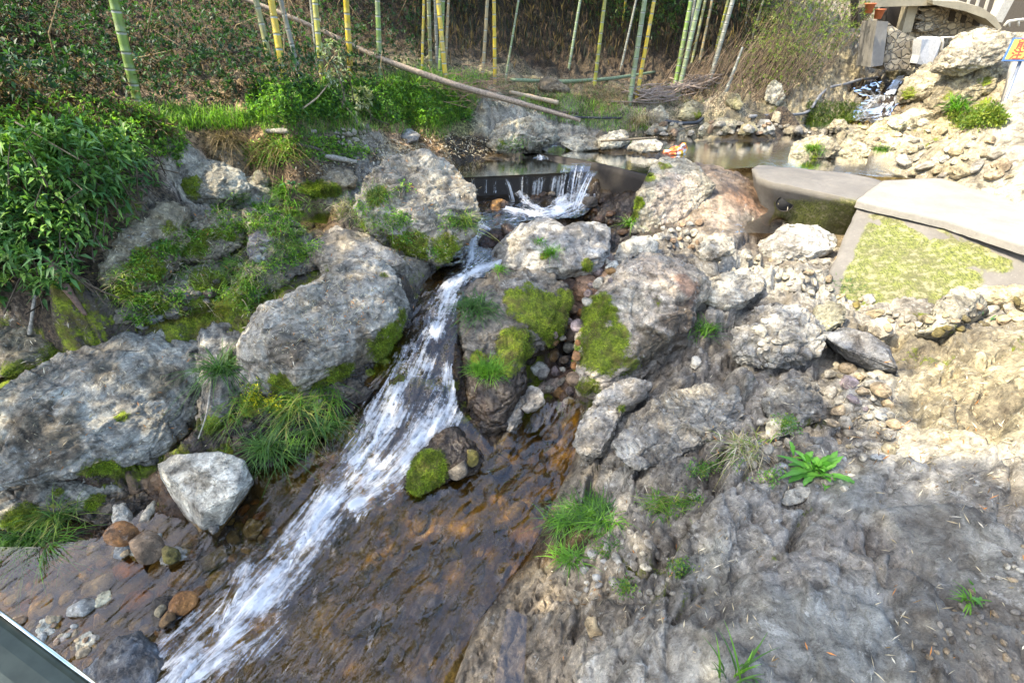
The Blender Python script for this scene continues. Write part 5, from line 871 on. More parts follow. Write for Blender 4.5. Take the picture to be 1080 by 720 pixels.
shrub('flowering_sprig', 'small plant with cream sunlit leaves at the foot of the bank', [(370,112),(395,108),(400,128),(378,130)], 40, 15, 6, .08, .035, [(.42,.42,.25), (.3,.33,.16)], (.05, .22), 26, lean=(0, -.2, 0), cat='plant')
# ------------------------------------------------------------------ bamboo
def culm_mesh(pts, rad, col, inter, seed):
    r = np.random.default_rng(seed); pts = np.array(pts); seg = np.linalg.norm(np.diff(pts, axis=0), axis=1); s = np.concatenate([[0], np.cumsum(seg)]); tot = s[-1]
    st = []; q = 0; 
    while q < tot: st.append(q); q += inter*(.75+.5*min(q/3, 1))*r.uniform(.92, 1.08)
    ss, rr, cc = [], [], []; white = np.array([.34, .36, .32]); col = np.array(col)
    for a, b in zip(st, st[1:]+[tot]):
        tp = 1-.55*a/tot; f = r.uniform(.85, 1.12)
        for d_, k_, c in ((0, 1.0, white), (.012, 1.0, white), (.016, 1.1, col*.6), (.024, 1.1, col*.7), (.03, 1.0, col*f*.9), (max(.05, (b-a)*.5), .985, col*f), (b-a-.004, 1.0, col*f*1.05)):
            if a+d_ < b: ss.append(a+d_); rr.append(rad*tp*k_); cc.append(c)
    ss = np.array(ss); P = np.stack([np.interp(ss, s, pts[:, i]) for i in range(3)], -1)
    V, Fc = tube(P, np.array(rr), 12); return V, Fc, np.repeat(np.array(cc), 12, 0)
G_ = (.14,.22,.04); Y_c = (.50,.36,.02); YG = (.30,.29,.03); OL = (.22,.22,.07); PG = (.17,.22,.11); GR = (.17,.17,.14); TNc = (.33,.25,.12)
BM = [((147,115),(120,0),9,G_,'thick green bamboo culm standing alone at the left, leaning outwards'), ((289,82),(270,0),6,OL,'olive culm left of the bright yellow culm'), ((301,92),(286,0),7,Y_c,'bright yellow bamboo culm, thickest of the left cluster'),
((317,84),(296,0),5,GR,'grey green culm right of the bright yellow culm, leaning left'), ((336,78),(328,0),4,GR,'thin greyish culm just behind an olive yellow culm'), ((340,86),(332,0),6,YG,'olive yellow culm in front of a thin greyish one'), ((370,78),(365,0),6,Y_c,'orange yellow culm crossing in front of the long fallen pole'),
((401,78),(398,0),5.5,G_,'straight green culm with white rings just left of the bank grass'), ((445,75),(447,0),2.8,Y_c,'very thin bright yellow culm'), ((454,70),(452,0),4,OL,'olive culm right of the very thin yellow one'), ((461,66),(459,0),3.5,GR,'dark grey culm between the olive and the arched yellow culm'),
((470,84),(462,0),5,Y_c,'arched yellow culm in the group of five'), ((464,80),(467,0),4.5,G_,'green culm behind the arched yellow one'), ((470,68),(473,0),2.8,TNc,'thin tan culm right of the arched yellow one'), ((509,82),(514,0),3.6,TNc,'tan yellow culm, left one of the central pair'), ((522,88),(521,0),3.8,Y_c,'yellow culm, right one of the central pair'),
((533,84),(547,0),2.4,PG,'slender pale green culm leaning right beyond the central pair'), ((600,72),(612,0),3,PG,'slender green culm with a brown foot on the dark slope'), ((627,90),(638,0),3.8,YG,'yellow green culm rising from the green fallen pole'), ((656,28),(660,0),2.4,Y_c,'short yellow culm far up the slope'), ((655,72),(671,0),2.6,GR,'thin grey culm standing back on the slope'),
((664,107),(680,0),5.2,PG,'pale green ringed culm at the left end of the brush pile'), ((671,105),(690,0),4,Y_c,'orange yellow culm beside the pale green ringed one'), ((712,90),(729,0),4.8,G_,'green culm with a white foot behind the brush pile'), ((715,100),(738,0),5,PG,'green culm with a bleached foot in the brush pile'), ((722,70),(733,0),3,GR,'thin grey green culm behind the brush pile'),
((730,64),(744,0),3,OL,'olive culm right of the thin grey green one'), ((738,64),(751,0),2.8,TNc,'thin tan culm at the right of the group'), ((755,52),(768,0),2.8,YG,'thin yellow green culm near the twiggy shrub'), ((748,88),(773,0),5,GR,'pale grey culm at the right end of the brush pile'), ((786,28),(790,0),2.2,TNc,'small tan culm in front of the shrub'),
((766,96),(785,45),4,GR,'broken dead grey culm leaning in the shrub'), ((793,40),(805,0),2.4,TNc,'slender tan culm among the shrub twigs')]
for i, (b_, tp_, wd, col, lb) in enumerate(BM):
    g, t = ground([b_[0]], [b_[1]], GF); g = g[0]; t = t[0]; up = Yp(tp_[0], tp_[1], g[1]+.05*(i % 3))
    d = up-g; seen = np.linalg.norm(d); d /= seen; rad = wd/2/F*t; r = np.random.default_rng(400+i); tot = 8.5 if i != 31 else seen; tot = 5 if wd < 3 and i != 31 else tot
    ks = np.linspace(0, 1, 14); curve = np.array([g-d*.06*1 + d*tot*k_ + np.array([d[0]*.25+r.normal()*.0, -.15, 0])*(max(0, tot*k_-seen))**2*.06 for k_ in ks])
    if i == 3: curve = curve+np.array([.0, 0, 0])
    e = empty('bamboo', g, lb, 'bamboo', 'bamboo of the grove'); V, Fc, C = culm_mesh(curve, rad, col, .17, i); child('culm', V, Fc, M['culm'], e, {'tint': C})
    if i != 31:
        n = 130; k_ = r.uniform(.5, 1, n); P = np.stack([np.interp(k_, ks, curve[:, j]) for j in range(3)], -1)+r.normal(size=(n, 3))*np.array([.45, .45, .3]); P = P[P[:, 2] > 3.1]
        if len(P) > 5:
            V, Fc, C = sprigs(P, np.tile([0, 0, -.6], (len(P), 1)), 4, .13, .02, [(.07,.13,.02), (.10,.17,.03), (.14,.19,.03)], r=r, droop=.35); child('foliage', V, Fc, M['leaf'], e, {'tint': C}, smooth=False)
# fallen poles, sticks and hoses
def pole(name, label, pts, wpx, col, lift=.05, cat='pole', mat='bark', zs=None, bamboo=False, seed=0):
    P = []
    for j, (a, b) in enumerate(pts):
        if zs is not None and zs[j] is not None: P.append(T(a, b, zs[j]))
        else: g, t = ground([a], [b], GF); P.append(g[0]+np.array([0, 0, lift]))
    P = np.array(P); ks = np.linspace(0, 1, len(P)); kk = np.linspace(0, 1, max(24, len(P)*6)); Q = np.stack([np.interp(kk, ks, P[:, i]) for i in range(3)], -1)
    if not bamboo and len(P) > 2:
        for _ in range(3): Q[1:-1] = (Q[:-2]+Q[1:-1]*2+Q[2:])/4
    t = np.linalg.norm(P.mean(0)-np.array([0, 0, CZ])); rad = np.array([w_/2/F*t for w_ in wpx]); rad = np.interp(kk, np.linspace(0, 1, len(rad)), rad)
    if bamboo: V, Fc, C = culm_mesh(Q, rad.mean(), col, .25, seed)
    else: rad = rad*(1+.2*fbm(Q*9, 2, seed)); V, Fc = tube(Q, rad, 9); C = np.tile(col, (len(V), 1))
    return linkat(name, V, Fc, M['culm'] if bamboo else M[mat], {'tint': C}, label=label, cat=cat)
M['rubber'] = simple('black_rubber', (.03, .033, .037), .5)
pole('fallen_pole', 'long pale fallen bamboo pole crossing the slope diagonally behind the culms', [(240,-8),(330,28),(400,62),(480,90),(560,112),(612,127)], [4, 4, 5, 5.5, 5, 3], (.30,.23,.17), zs=[6.0, 6.3, 6.5, 6.7, 6.9, 7.1], cat='fallen pole')
pole('fallen_pole', 'pale stub of the fallen pole with a pink cut end', [(538,101),(560,106),(588,112)], [3.5, 4, 4.5], (.48,.36,.24), cat='fallen pole')
pole('fallen_pole', 'green bamboo pole lying along the slope in the middle distance', [(538,88),(590,90),(640,87),(690,79)], [3, 3.2, 3.2, 2.5], (.16,.21,.12), cat='fallen pole')
pole('dead_branch', 'dark curved branch lying on the bright green grass', [(559,114),(575,119),(592,123),(608,123)], [3, 3.5, 3.5, 3], (.07,.05,.035), cat='branch')
pole('dead_branch', 'thin forked stick leaning on the leafy herbs of the bank', [(322,133),(338,120),(350,105)], [1.5, 1.5, 1], (.33,.25,.16), lift=.15, cat='branch')
pole('dead_branch', 'pale stick leaning against the bank right of the flowering sprig', [(354,108),(365,122),(372,130)], [1.8, 1.6, 1], (.4,.3,.2), lift=.1, cat='branch')
pole('dead_branch', 'black stick lying along the left shore with the hose', [(600,127),(630,128),(655,128)], [2, 2, 2], (.03,.03,.04), cat='branch')
pole('hose', 'grey hose looping along the near edge of the brush pile', [(682,125),(700,131),(718,134),(735,133),(741,128)], [3, 3.5, 3.5, 3.5, 3], (.1,.1,.1), cat='hose', mat='rubber')
pole('hose', 'grey plastic pipe arching over the far stream bed', [(790,128),(845,125),(853,121),(864,104),(874,96),(890,93),(905,88),(925,86),(940,78)], [2.2]*9, (.2,.2,.2), lift=.07, cat='pipe', mat='bark')
pole('driftwood', 'grey weathered plank lying across the left terrace', [(283,144),(305,144),(334,144)], [4, 5, 4], (.24,.22,.19), cat='plank')
pole('driftwood', 'short grey plank end beside the mossy ledge', [(343,170),(360,173),(377,176)], [4, 5.5, 4], (.28,.26,.22), cat='plank')
pole('driftwood', 'dark bent log in the herbs above the mossy ledge', [(310,157),(325,160),(340,164)], [3, 4.5, 3], (.06,.05,.045), cat='log')
pole('driftwood', 'brown split bamboo sheath leaning on the left rocks under the shrub', [(57,283),(75,315),(97,345)], [7, 6, 3], (.14,.085,.06), lift=.1, cat='bamboo sheath')
pole('dead_branch', 'pale upright stick below the leafy shrub', [(44,312),(40,340),(37,362)], [2.5, 2.5, 3], (.30,.28,.24), lift=.08, cat='branch')
pole('dead_branch', 'thin pale vine running over the leafy shrub', [(50,200),(90,222),(125,240)], [1.2, 1.2, 1], (.33,.24,.15), lift=.45, cat='branch')
pole('dead_branch', 'long grey root sweeping down the large left rock face', [(228,403),(205,428),(175,448),(142,472)], [1.5, 1.5, 1.5, 1.2], (.40,.36,.29), lift=.12, cat='root')
pole('dead_branch', 'grey root hanging down beside the white angular block', [(230,405),(228,430),(224,455),(216,478)], [1.8, 1.8, 1.5, 1.2], (.30,.27,.22), lift=.14, cat='root')
pole('dead_branch', 'dark stick across the water at the back of the weir', [(632,171),(660,170),(690,168)], [2, 2.4, 2], (.14,.11,.07), lift=.27, cat='branch')
pole('dead_branch', 'thin dark branches over the pool edge at the far shore', [(705,146),(720,140),(735,136)], [1.5, 1.5, 1], (.12,.1,.07), lift=.06, cat='branch')
r = np.random.default_rng(77); VV, FF, o = [], [], 0
for i in range(130):
    a = r.uniform(0, 1); c = np.array([668+85*a+r.normal()*3, 112-20*a+r.uniform(-5, 5)]); g, t = ground([c[0]], [c[1]], GF); L = r.uniform(.25, .75); an = r.normal()*.45+.35
    d = np.array([math.cos(an), math.sin(an)*.6, r.normal()*.18+.05]); p = g[0]+np.array([0, 0, r.uniform(.02, .22)]); rd = r.uniform(.005, .014)
    v, f = tube([p-d*L/2, p+r.normal(size=3)*.02, p+d*L/2], [rd, rd, rd*.6], 6); VV.append(v); FF += [tuple(x+o for x in y) for y in f]; o += len(v)
V = np.concatenate(VV); linkat('brush_pile', V, FF, M['bark'], {'tint': np.tile((.26,.2,.16), (len(V), 1))*(1+.4*fbm(V*9, 2, 3))[:, None]}, label='pile of grey brown brushwood at the foot of the pale bamboo culms', cat='brush pile', kind='thing')
VV, FF, o = [], [], 0
for i in range(150):
    c = np.array([500+r.normal()*22, 100+r.normal()*9]); g, t = ground([c[0]], [c[1]], GF); L = r.uniform(.15, .5); d = np.array([1, -.2, r.normal()*.35]); d[:2] += r.normal(size=2)*.4; p = g[0]+np.array([0, 0, r.uniform(.02, .2)]); rd = r.uniform(.002, .005)
    v, f = tube([p-d*L/2, p+r.normal(size=3)*.03, p+d*L/2], [rd, rd, rd*.6], 5); VV.append(v); FF += [tuple(x+o for x in y) for y in f]; o += len(v)
V = np.concatenate(VV); linkat('brush_pile', V, FF, M['bark'], {'tint': np.tile((.27,.18,.12), (len(V), 1))}, label='tangle of dead twigs where the long fallen pole meets the bank', cat='brush pile', kind='thing')
# stray dead stalks on the slope
for i in range(34):
    a, b = r.uniform(-20, 420), r.uniform(0, 105); g, t = ground([a], [b], GF); L = r.uniform(.4, 1.2); d = np.array([r.normal()*.7, -.2, 1]); d /= np.linalg.norm(d)
    v, f = tube([g[0], g[0]+d*L*.5+r.normal(size=3)*.03, g[0]+d*L+np.array([.1, 0, -.05])], [.007, .006, .002], 6)
    linkat('dead_stalk', v, f, M['bark'], {'tint': np.tile((.32,.22,.11), (len(v), 1))}, label='dead tan stalk standing in the undergrowth behind the bamboo', cat='stalk', group='dead stalks of the slope')
# ------------------------------------------------------------------ trees outside the frame on the left bank: their crowns shade the stream
def tree(base, blobs, label, seed):
    r = np.random.default_rng(seed); e = empty('broadleaf_tree', base, label, 'tree', 'trees on the left bank'); base = np.array(base, float); c = np.mean([b[0] for b in blobs], 0)
    fork = base+(c-base)*.45; fork[2] = base[2]+(c[2]-base[2])*.5; V, Fc = tube([base-[0, 0, .3], base+(fork-base)*.5+[.1, 0, 0], fork], [.17, .13, .11], 12); child('trunk', V, Fc, M['bark'], e, {'tint': np.tile((.16,.13,.10), (len(V), 1))})
    for p, rad in blobs:
        p = np.array(p); V, Fc = tube([fork-(fork-base)*.02, (fork+p)/2+[0, 0, -.3], p], [.08, .05, .02], 8); child('limb', V, Fc, M['bark'], e, {'tint': np.tile((.16,.13,.10), (len(V), 1))})
        n = int(290*rad*rad); u = r.normal(size=(n, 3)); u /= np.linalg.norm(u, axis=1, keepdims=True); P = p+u*(r.uniform(.15, 1, n)**.5)[:, None]*rad*np.array([1, 1, .7])+fbm(u*2, 2, seed)[:, None]*.3
        V, Fc, C = sprigs(P, u, 6, .17, .075, DG+MG, r=r); child('crown', V, Fc, M['leaf'], e, {'tint': C}, smooth=False)
def blob(x, y, z, rad, L): return (np.array([x, y, z])+SUNV*L, rad)
tree((-5.0,-1.8,.5), [blob(1.0,.9,.1,1.25,7.5), blob(-.6,.8,-.6,1.3,7.0), blob(1.35,1.7,.1,.8,7.6), blob(1.9,.9,.1,.9,8.2), blob(.3,.75,-.3,.8,7.4)], 'broadleaf tree on the left bank nearest the railing', 1)
tree((-6.0,.2,1.0), [blob(-.9,2.2,-.7,1.3,7), blob(.9,2.6,0,1.2,8), blob(-2.6,2.4,-.2,1.1,6), blob(-2.4,1.4,-.8,1.1,6.4)], 'broadleaf tree on the left bank above the rock face', 2)
tree((-7.0,2.4,1.6), [blob(-1.2,3.8,.2,1.3,7), blob(.9,3.9,.1,1.1,8)], 'broadleaf tree on the left bank behind the shrub', 3)
tree((-8.0,5.0,2.6), [blob(-.2,5.8,.4,1.2,8), blob(1.6,6.4,.4,.8,9), blob(0,8.2,1,1.2,9), blob(1.8,9.6,1.2,1.5,10), blob(-1,10.5,2.2,1.5,9)], 'broadleaf tree on the upper left slope', 4)

def raw(x, y, z, rad): return (np.array([x, y, z]), rad)
tree((-3.5,13.0,4.4), [raw(-5,11.5,6.4,2.0), raw(-2.4,12.5,6.0,1.9), raw(-3.8,13.5,7.2,1.7)], 'dense tree behind the bamboo grove, above the left slope', 5)
tree((3.0,14.0,3.8), [raw(.8,13,5.4,1.7), raw(3.2,13.5,5.8,1.8), raw(5.5,14,5.4,1.8)], 'dense tree behind the bamboo grove, above the far slope', 6)
# ------------------------------------------------------------------ grass tufts and plants on the rocks
bpy.context.view_layer.update()
def tuft(label, px, py, n, L, wd, cols, spread=.5, rpx=6, bend=.7, seed=0, hang=0, name='grass_tuft', group='grass tufts on the rocks', cat='grass tuft', rx=None):
    r = np.random.default_rng(seed+900); q = np.stack([px+r.normal(size=n)*rpx*.6*(rx or 1), py+r.normal(size=n)*rpx*.35], -1)
    hs = cast(q[:, 0], q[:, 1]); P = np.array([h[0] for h in hs if h is not None]); m_ = np.median(np.linalg.norm(P-np.array([0, 0, CZ]), axis=1)); P = P[np.abs(np.linalg.norm(P-np.array([0, 0, CZ]), axis=1)-m_) < .35]; n = len(P)
    c = P.mean(0); out = (P-c)*np.array([3, 3, 0]); Dr = out+r.normal(size=(n, 3))*spread+np.array([0, 0, 1.])*(1-hang)+np.array([.1, -.8, 0])*hang
    V, Fc, C = blades(P-np.array([0, 0, .005]), Dr, r.uniform(.45, 1, n)*L, wd, pick(cols, n, r), r.uniform(bend*.5, bend*1.4, n), seg=5, r=r)
    return linkat(name, V, Fc, M['leaf'], {'tint': C}, smooth=False, label=label, cat=cat, group=group, kind='thing')
GG = [(.07,.16,.03), (.05,.12,.03), (.10,.20,.04)]; BG = [(.12,.28,.02), (.16,.33,.03), (.09,.22,.02)]; YGc = [(.22,.30,.04), (.13,.22,.03), (.34,.33,.10)]
TF = [('long bladed dark grass tuft on the right edge of the white water', 500, 326, 150, .19, .005, GG, .6, 14, .9), ('short dense bright grass cushion on the mossy rock above the brown pool', 513, 392, 320, .10, .004, BG, .5, 13, .5), ('small bright grass tuft on the pale grey rock, the larger and lower one', 581, 268, 90, .11, .004, BG, .5, 7, .6), ('tiny bright grass tuft on the pale grey rock, the smaller and upper one', 568, 256, 40, .07, .004, BG, .5, 4, .6),
('grass tuft on the right flank of the grey dome by the weir', 493, 236, 90, .18, .005, YGc+GG, .5, 8, .8), ('trailing grass clump hanging from the crack left of the white block', 236, 392, 90, .26, .006, GG, .45, 9, 1.1), ('trailing grass clump below the large rounded boulder', 312, 432, 120, .22, .005, GG+YGc, .55, 14, 1.1), ('grass clump at the waterline right of the white block', 285, 475, 150, .2, .005, GG, .55, 13, 1.0), ('grass clump under the large boulder halfway to the white water', 340, 452, 80, .18, .005, GG, .6, 12, 1.1),
('wide grass clump hanging over the water at the left edge', 28, 575, 300, .22, .005, GG+BG[:1], .5, 24, 1.0), ('grass strip on the ledge above the water at the left edge', 62, 545, 120, .15, .004, YGc+GG, .5, 14, .8), ('big bright grass tuft at the right rim of the brown pool', 625, 545, 420, .13, .004, BG+GG, .55, 19, .8), ('grass tuft leaning over the brown pool left of the big bright tuft', 594, 550, 110, .12, .004, BG+GG, .6, 10, .9), ('small grass tuft below the big bright tuft', 600, 588, 90, .09, .004, BG, .6, 11, .8), ('sparse grass right of the big bright tuft', 700, 532, 130, .08, .0035, BG+YGc, .6, 16, .8),
('grass tuft in the hollow right of the reddish topped boulder', 742, 350, 80, .14, .005, BG+GG, .5, 9, .7), ('mixed dry and green grass tuft left of the leafy plant', 784, 470, 200, .085, .004, YGc+TN+TN, .7, 18, 1.1), ('long green blades at the bottom edge of the picture', 775, 716, 14, .17, .006, GG+BG, .3, 14, .3), ('grass sprouting in the gully between the boulders under the weir', 663, 236, 40, .14, .006, BG, .4, 4, .6),
('grass tuft in the cleft by the orange puddle', 300, 205, 110, .22, .006, BG+GG, .5, 9, .8), ('light grass on the pale flat topped rock', 272, 222, 110, .14, .005, BG, .5, 12, .8), ('grass beside the lichen spotted rock', 250, 210, 70, .1, .005, GG, .6, 9, .8), ('grass in the cleft right of the dark purple stone', 300, 262, 90, .12, .005, YGc+GG, .6, 10, .9), ('grass below the olive stained rock', 140, 316, 60, .14, .005, GG+YGc, .7, 11, 1.0),
('grass tuft on the back of the grey dome', 398, 205, 120, .12, .004, YGc+GG, .6, 12, .9), ('fringe of grass below the mossy ledge', 372, 222, 200, .15, .004, YGc+TN, .6, 16, 1.0), ('grass on the smaller moss rock left of the cleft', 245, 282, 110, .11, .004, BG+GG, .6, 13, .9), ('pale straw tuft hanging over the far shore', 677, 128, 160, .3, .006, TN+BR[:2], .4, 8, 1.0), ('grass tuft on the rock standing in the pool', 858, 158, 140, .14, .006, BG+YGc, .5, 7, .8), ('grass tuft at the pool edge under the cream rock', 929, 158, 80, .12, .006, BG, .5, 5, .8),
('dry grass mop on top of the brownish boulder', 240, 148, 240, .18, .004, [(.2,.14,.07), (.3,.22,.12), (.12,.1,.04)], .7, 15, 1.2), ('grass fringe overhanging right of the brownish boulder', 290, 158, 240, .18, .004, YGc+BR, .7, 20, 1.2), ('yellowish grass in the dark corner of the right bank beside the gravel', 1022, 632, 14, .07, .005, BG, .6, 8, .8), ('grass on the shore left of the weir', 545, 152, 110, .1, .005, BG+GG, .6, 12, .8), ('sunlit grass clump at the foot of the layered rocks', 1010, 112, 90, .2, .012, BG, .5, 8, .7),
('moss grass on the near corner of the mossy concrete', 892, 302, 60, .05, .004, GG, .6, 14, .8), ('grass blades on the chute edge under the reddish cascade', 527, 285, 30, .09, .005, BG, .5, 4, .7)]
for i, a in enumerate(TF): tuft(a[0], a[1], a[2], int(a[3]*1.7), a[4]*1.25, a[5]*1.5, a[6], spread=a[7], rpx=a[8], bend=a[9], seed=i)
def castfield(name, label, poly, n, mk, seed, mat='leaf'):
    r = np.random.default_rng(seed); c = rpoly(poly, max(6, n//45), r); q = c[r.integers(0, len(c), n)]+r.normal(size=(n, 2))*np.array([7, 4.5]); q = q[inpoly(q[:, 0], q[:, 1], poly)]
    P = np.array([h[0] for h in cast(q[:, 0], q[:, 1]) if h is not None and not h[2].name.startswith(('foliage', 'stem', 'grass'))]); V, Fc, C = mk(P, r); return linkat(name, V, Fc, M[mat], {'tint': C}, smooth=False, kind='stuff', label=label)
hb = lambda L_, w_, cols: (lambda P, r: sprigs(P+[0, 0, .01], np.tile([0, -.4, 1.], (len(P), 1)), 5, L_, w_, cols, r=r))
castfield('rock_herbs', 'small green herbs and moss plants growing over the left rocks', [(110,330),(110,290),(190,235),(250,205),(330,215),(350,250),(262,330),(200,335),(150,345)], 1500, hb(.035, .016, MG+LG+[(.16,.24,.03)]), 1)
castfield('rock_grass', 'thin green and straw grass growing over the left rocks', [(110,330),(110,290),(190,235),(250,205),(330,205),(380,200),(420,240),(350,255),(262,330),(200,335)], 3200, lambda P, r: blades(P, r.normal(size=(len(P), 3))*.5+[0, -.15, .8], r.uniform(.05, .15, len(P)), .004, pick(YGc+MG+TN[:2]+LG, len(P), r), .8, r=r), 2)
castfield('rock_herbs', 'small green herbs on the grey dome by the weir', [(365,215),(400,180),(470,215),(500,250),(460,275),(400,265)], 450, hb(.03, .014, MG+LG), 3)
castfield('rock_grass', 'hanging grass and weeds on the dark slope above the white block', [(220,380),(250,400),(330,405),(370,400),(350,450),(290,480),(250,470),(225,430)], 650, lambda P, r: blades(P, r.normal(size=(len(P), 3))*.5+[0, -.5, .4], r.uniform(.06, .2, len(P)), .005, pick(GG+YGc+BG, len(P), r), 1.0, r=r), 4)
castfield('rock_herbs', 'tiny moss herbs in the joints of the right bank', [(600,540),(700,500),(800,440),(860,440),(820,520),(740,600),(640,640),(600,600)], 500, hb(.018, .009, MG+YGc[:1]), 5)
def broadleaf(label, px, py, n, L, wd, cols, seed, name='leafy_plant'):
    r = np.random.default_rng(seed); h = [x for x in cast([px], [py])][0]; c = h[0]; VV, FF, CC, o = [], [], [], 0
    for i in range(n):
        an = r.uniform(0, 6.28); el = r.uniform(.1, 1.35); l = L*r.uniform(.35, 1.1); d = np.array([math.cos(an)*math.cos(el), math.sin(an)*math.cos(el), math.sin(el)]); s = np.cross(d, [0, 0, 1]); s /= np.linalg.norm(s)
        col = np.array(cols[r.integers(len(cols))])*r.uniform(.8, 1.2); K = 9; b0 = c+r.normal(size=3)*np.array([.03, .03, .0])
        for k_ in range(K+1):
            t = k_/K; p = b0+d*l*t+np.array([0, 0, -1])*l*t*t*.35; w_ = wd*math.sin(min(1, t**.75*1.02)*math.pi)**.8*(.5 if t < .25 else 1)*(1+.22*math.sin(t*22+i)) *.5+.0015; VV += [p+s*w_+[0, 0, w_*.35], p, p-s*w_+[0, 0, w_*.35]]; CC += [col, col*1.35, col]
        for k_ in range(K): a = o+k_*3; FF += [(a, a+1, a+4, a+3), (a+1, a+2, a+5, a+4)]
        o += 3*(K+1)
    return linkat(name, VV, FF, M['leaf'], {'tint': np.array(CC)}, label=label, cat='plant', kind='thing')
broadleaf('broad leaved green plant growing beside the pebble pocket', 862, 497, 38, .20, .032, [(.09,.24,.035), (.12,.3,.04), (.07,.2,.03)], 1)
broadleaf('small seedling with two leaves in the gravel at the right', 1030, 634, 4, .07, .022, [(.1,.24,.05)], 2)
broadleaf('pale sprig with rounded leaves beside the orange puddle', 308, 194, 16, .1, .03, [(.08,.2,.09)], 3)
broadleaf('fern like plant under the olive stained rock', 168, 258, 14, .1, .02, [(.07,.17,.04)], 4)
broadleaf('green plant hidden under the grey wedge shaped boulder', 1046, 335, 6, .08, .02, [(.08,.2,.04)], 5)
def flowers(label, px, py, n, rp, seed):
    r = np.random.default_rng(seed); hs = cast(px+r.normal(size=n)*rp, py+r.normal(size=n)*rp); P = np.array([h[0] for h in hs if h]); e = empty('yellow_flowers', P.mean(0), label, 'flowers')
    PP = np.repeat(P, 5, 0)+r.normal(size=(len(P)*5, 3))*.004+[0, 0, .03]; d = r.normal(size=(len(PP), 3))+[0, -.5, .8]; V, Fc, C = leaves(PP, d, .014, .009, pick([(.62,.55,.02), (.5,.48,.02)], len(PP), r), r=r); child('blossoms', V, Fc, M['leaf'], e, {'tint': C}, smooth=False)
    V, Fc, C = sprigs(P+[0, 0, .008], np.tile([0, -.3, 1.], (len(P), 1)), 5, .022, .012, [(.12,.2,.02), (.2,.26,.02)], r=r); child('foliage', V, Fc, M['leaf'], e, {'tint': C}, smooth=False)
flowers('bright yellow flowering cushion below the large rounded boulder', 268, 420, 70, 7, 1); flowers('smaller yellow green cushion right of the flowering one', 288, 426, 45, 5, 2)
# ------------------------------------------------------------------ moss pile: tiny shoots over the mossy patches of the rocks
def moss_pile(o, n, size=.007, seed=0):
    me = o.data; nv = len(me.vertices); co = np.empty(nv*3, np.float32); me.vertices.foreach_get('co', co); co = co.reshape(-1, 3)+np.array(o.location); no = np.empty(nv*3, np.float32); me.vertices.foreach_get('normal', no); no = no.reshape(-1, 3)
    mo = np.empty(nv, np.float32); me.attributes['moss'].data.foreach_get('value', mo); px, py, f = project(co); d = np.linalg.norm(co-np.array([0, 0, CZ]), axis=1); fac = (no*(np.array([0, 0, CZ])-co)).sum(1) > 0
    ok = np.where((mo > .55) & fac & (px > -20) & (px < 1100) & (py > 0) & (py < 730) & (f > .3) & (d < 6))[0]
    if len(ok) < 20: return
    r = np.random.default_rng(seed); n = min(n, len(ok)*6); i = r.choice(ok, n); P = co[i]+r.normal(size=(n, 3))*.006; Dr = no[i]+r.normal(size=(n, 3))*.7
    C = pick([(.2,.27,.018), (.13,.19,.015), (.28,.34,.025), (.07,.11,.01)], n, r)*(.6+.8*smoothstep(-.3, .3, fbm(P*12, 2, 5)))[:, None]; V, Fc, C = leaves(P, Dr, r.uniform(.5, 1.4, n)*size*(1+d[i]*.15), .004, C, r=r)
    child('moss', V, Fc, M['leaf'], o, {'tint': C}, smooth=False) if o is not GROUND else linkat('moss', V, Fc, M['leaf'], {'tint': C}, smooth=False, kind='stuff', label='green moss on the bedrock')
for i, o in enumerate(list(ROCKS)): moss_pile(o, 9000, seed=i)
moss_pile(GROUND, 60000, .009, 99)
# ------------------------------------------------------------------ fallen bamboo leaves on rocks and ground
r = np.random.default_rng(55); LZ = [([(240,280),(440,260),(440,350),(250,400)], 800), ([(360,165),(510,165),(500,270),(400,285)], 900), ([(0,340),(230,340),(230,480),(0,500)], 260), ([(100,240),(330,200),(340,290),(150,330)], 700), ([(560,560),(760,540),(800,640),(620,700),(560,700)], 150),
 ([(600,420),(900,330),(900,540),(640,540)], 150), ([(640,540),(900,520),(900,720),(620,720)], 60), ([(930,380),(1080,380),(1080,560),(950,520)], 220), ([(740,180),(870,190),(860,240),(740,250)], 70), ([(880,380),(960,400),(950,500),(890,500)], 140), ([(900,520),(1080,500),(1080,720),(900,720)], 60), ([(740,420),(840,420),(840,500),(740,510)], 120), ([(500,100),(680,90),(690,150),(520,150)], 160)]
LV = []
for poly, n in LZ:
    q = rpoly(poly, n, r)
    # leaves gather in drifts
    q = q+ (rpoly(poly, 8, r)[r.integers(0, 8, n)]-q)*(r.uniform(0, 1, n) < .5)[:, None]*r.uniform(.5, 1, n)[:, None]
    for h in cast(q[:, 0], q[:, 1]):
        if h is not None and h[2] is not None and not h[2].name.startswith(('foliage', 'bamboo', 'grass', 'crown')): LV.append((h[0], h[1]))
P = np.array([a for a, b in LV]); Nm = np.array([b for a, b in LV]); tg = np.cross(Nm, r.normal(size=(len(P), 3))); tg /= np.linalg.norm(tg, axis=1, keepdims=True)
t = np.linalg.norm(P-np.array([0, 0, CZ]), axis=1); V, Fc, C = leaves(P+Nm*.003, tg+Nm*r.uniform(-.05, .35, (len(P), 1)), r.uniform(.014, .048, len(P))*(.75+.08*t), r.uniform(.003, .007, len(P))*(.8+.05*t), pick(TN+TN+BR[:2]+[(.5,.2,.05)], len(P), r), up=Nm, droop=0, r=r)
linkat('fallen_leaves', V, Fc, M['dry'], {'tint': C}, smooth=False, kind='stuff', label='pale dry bamboo leaves strewn over the rocks')
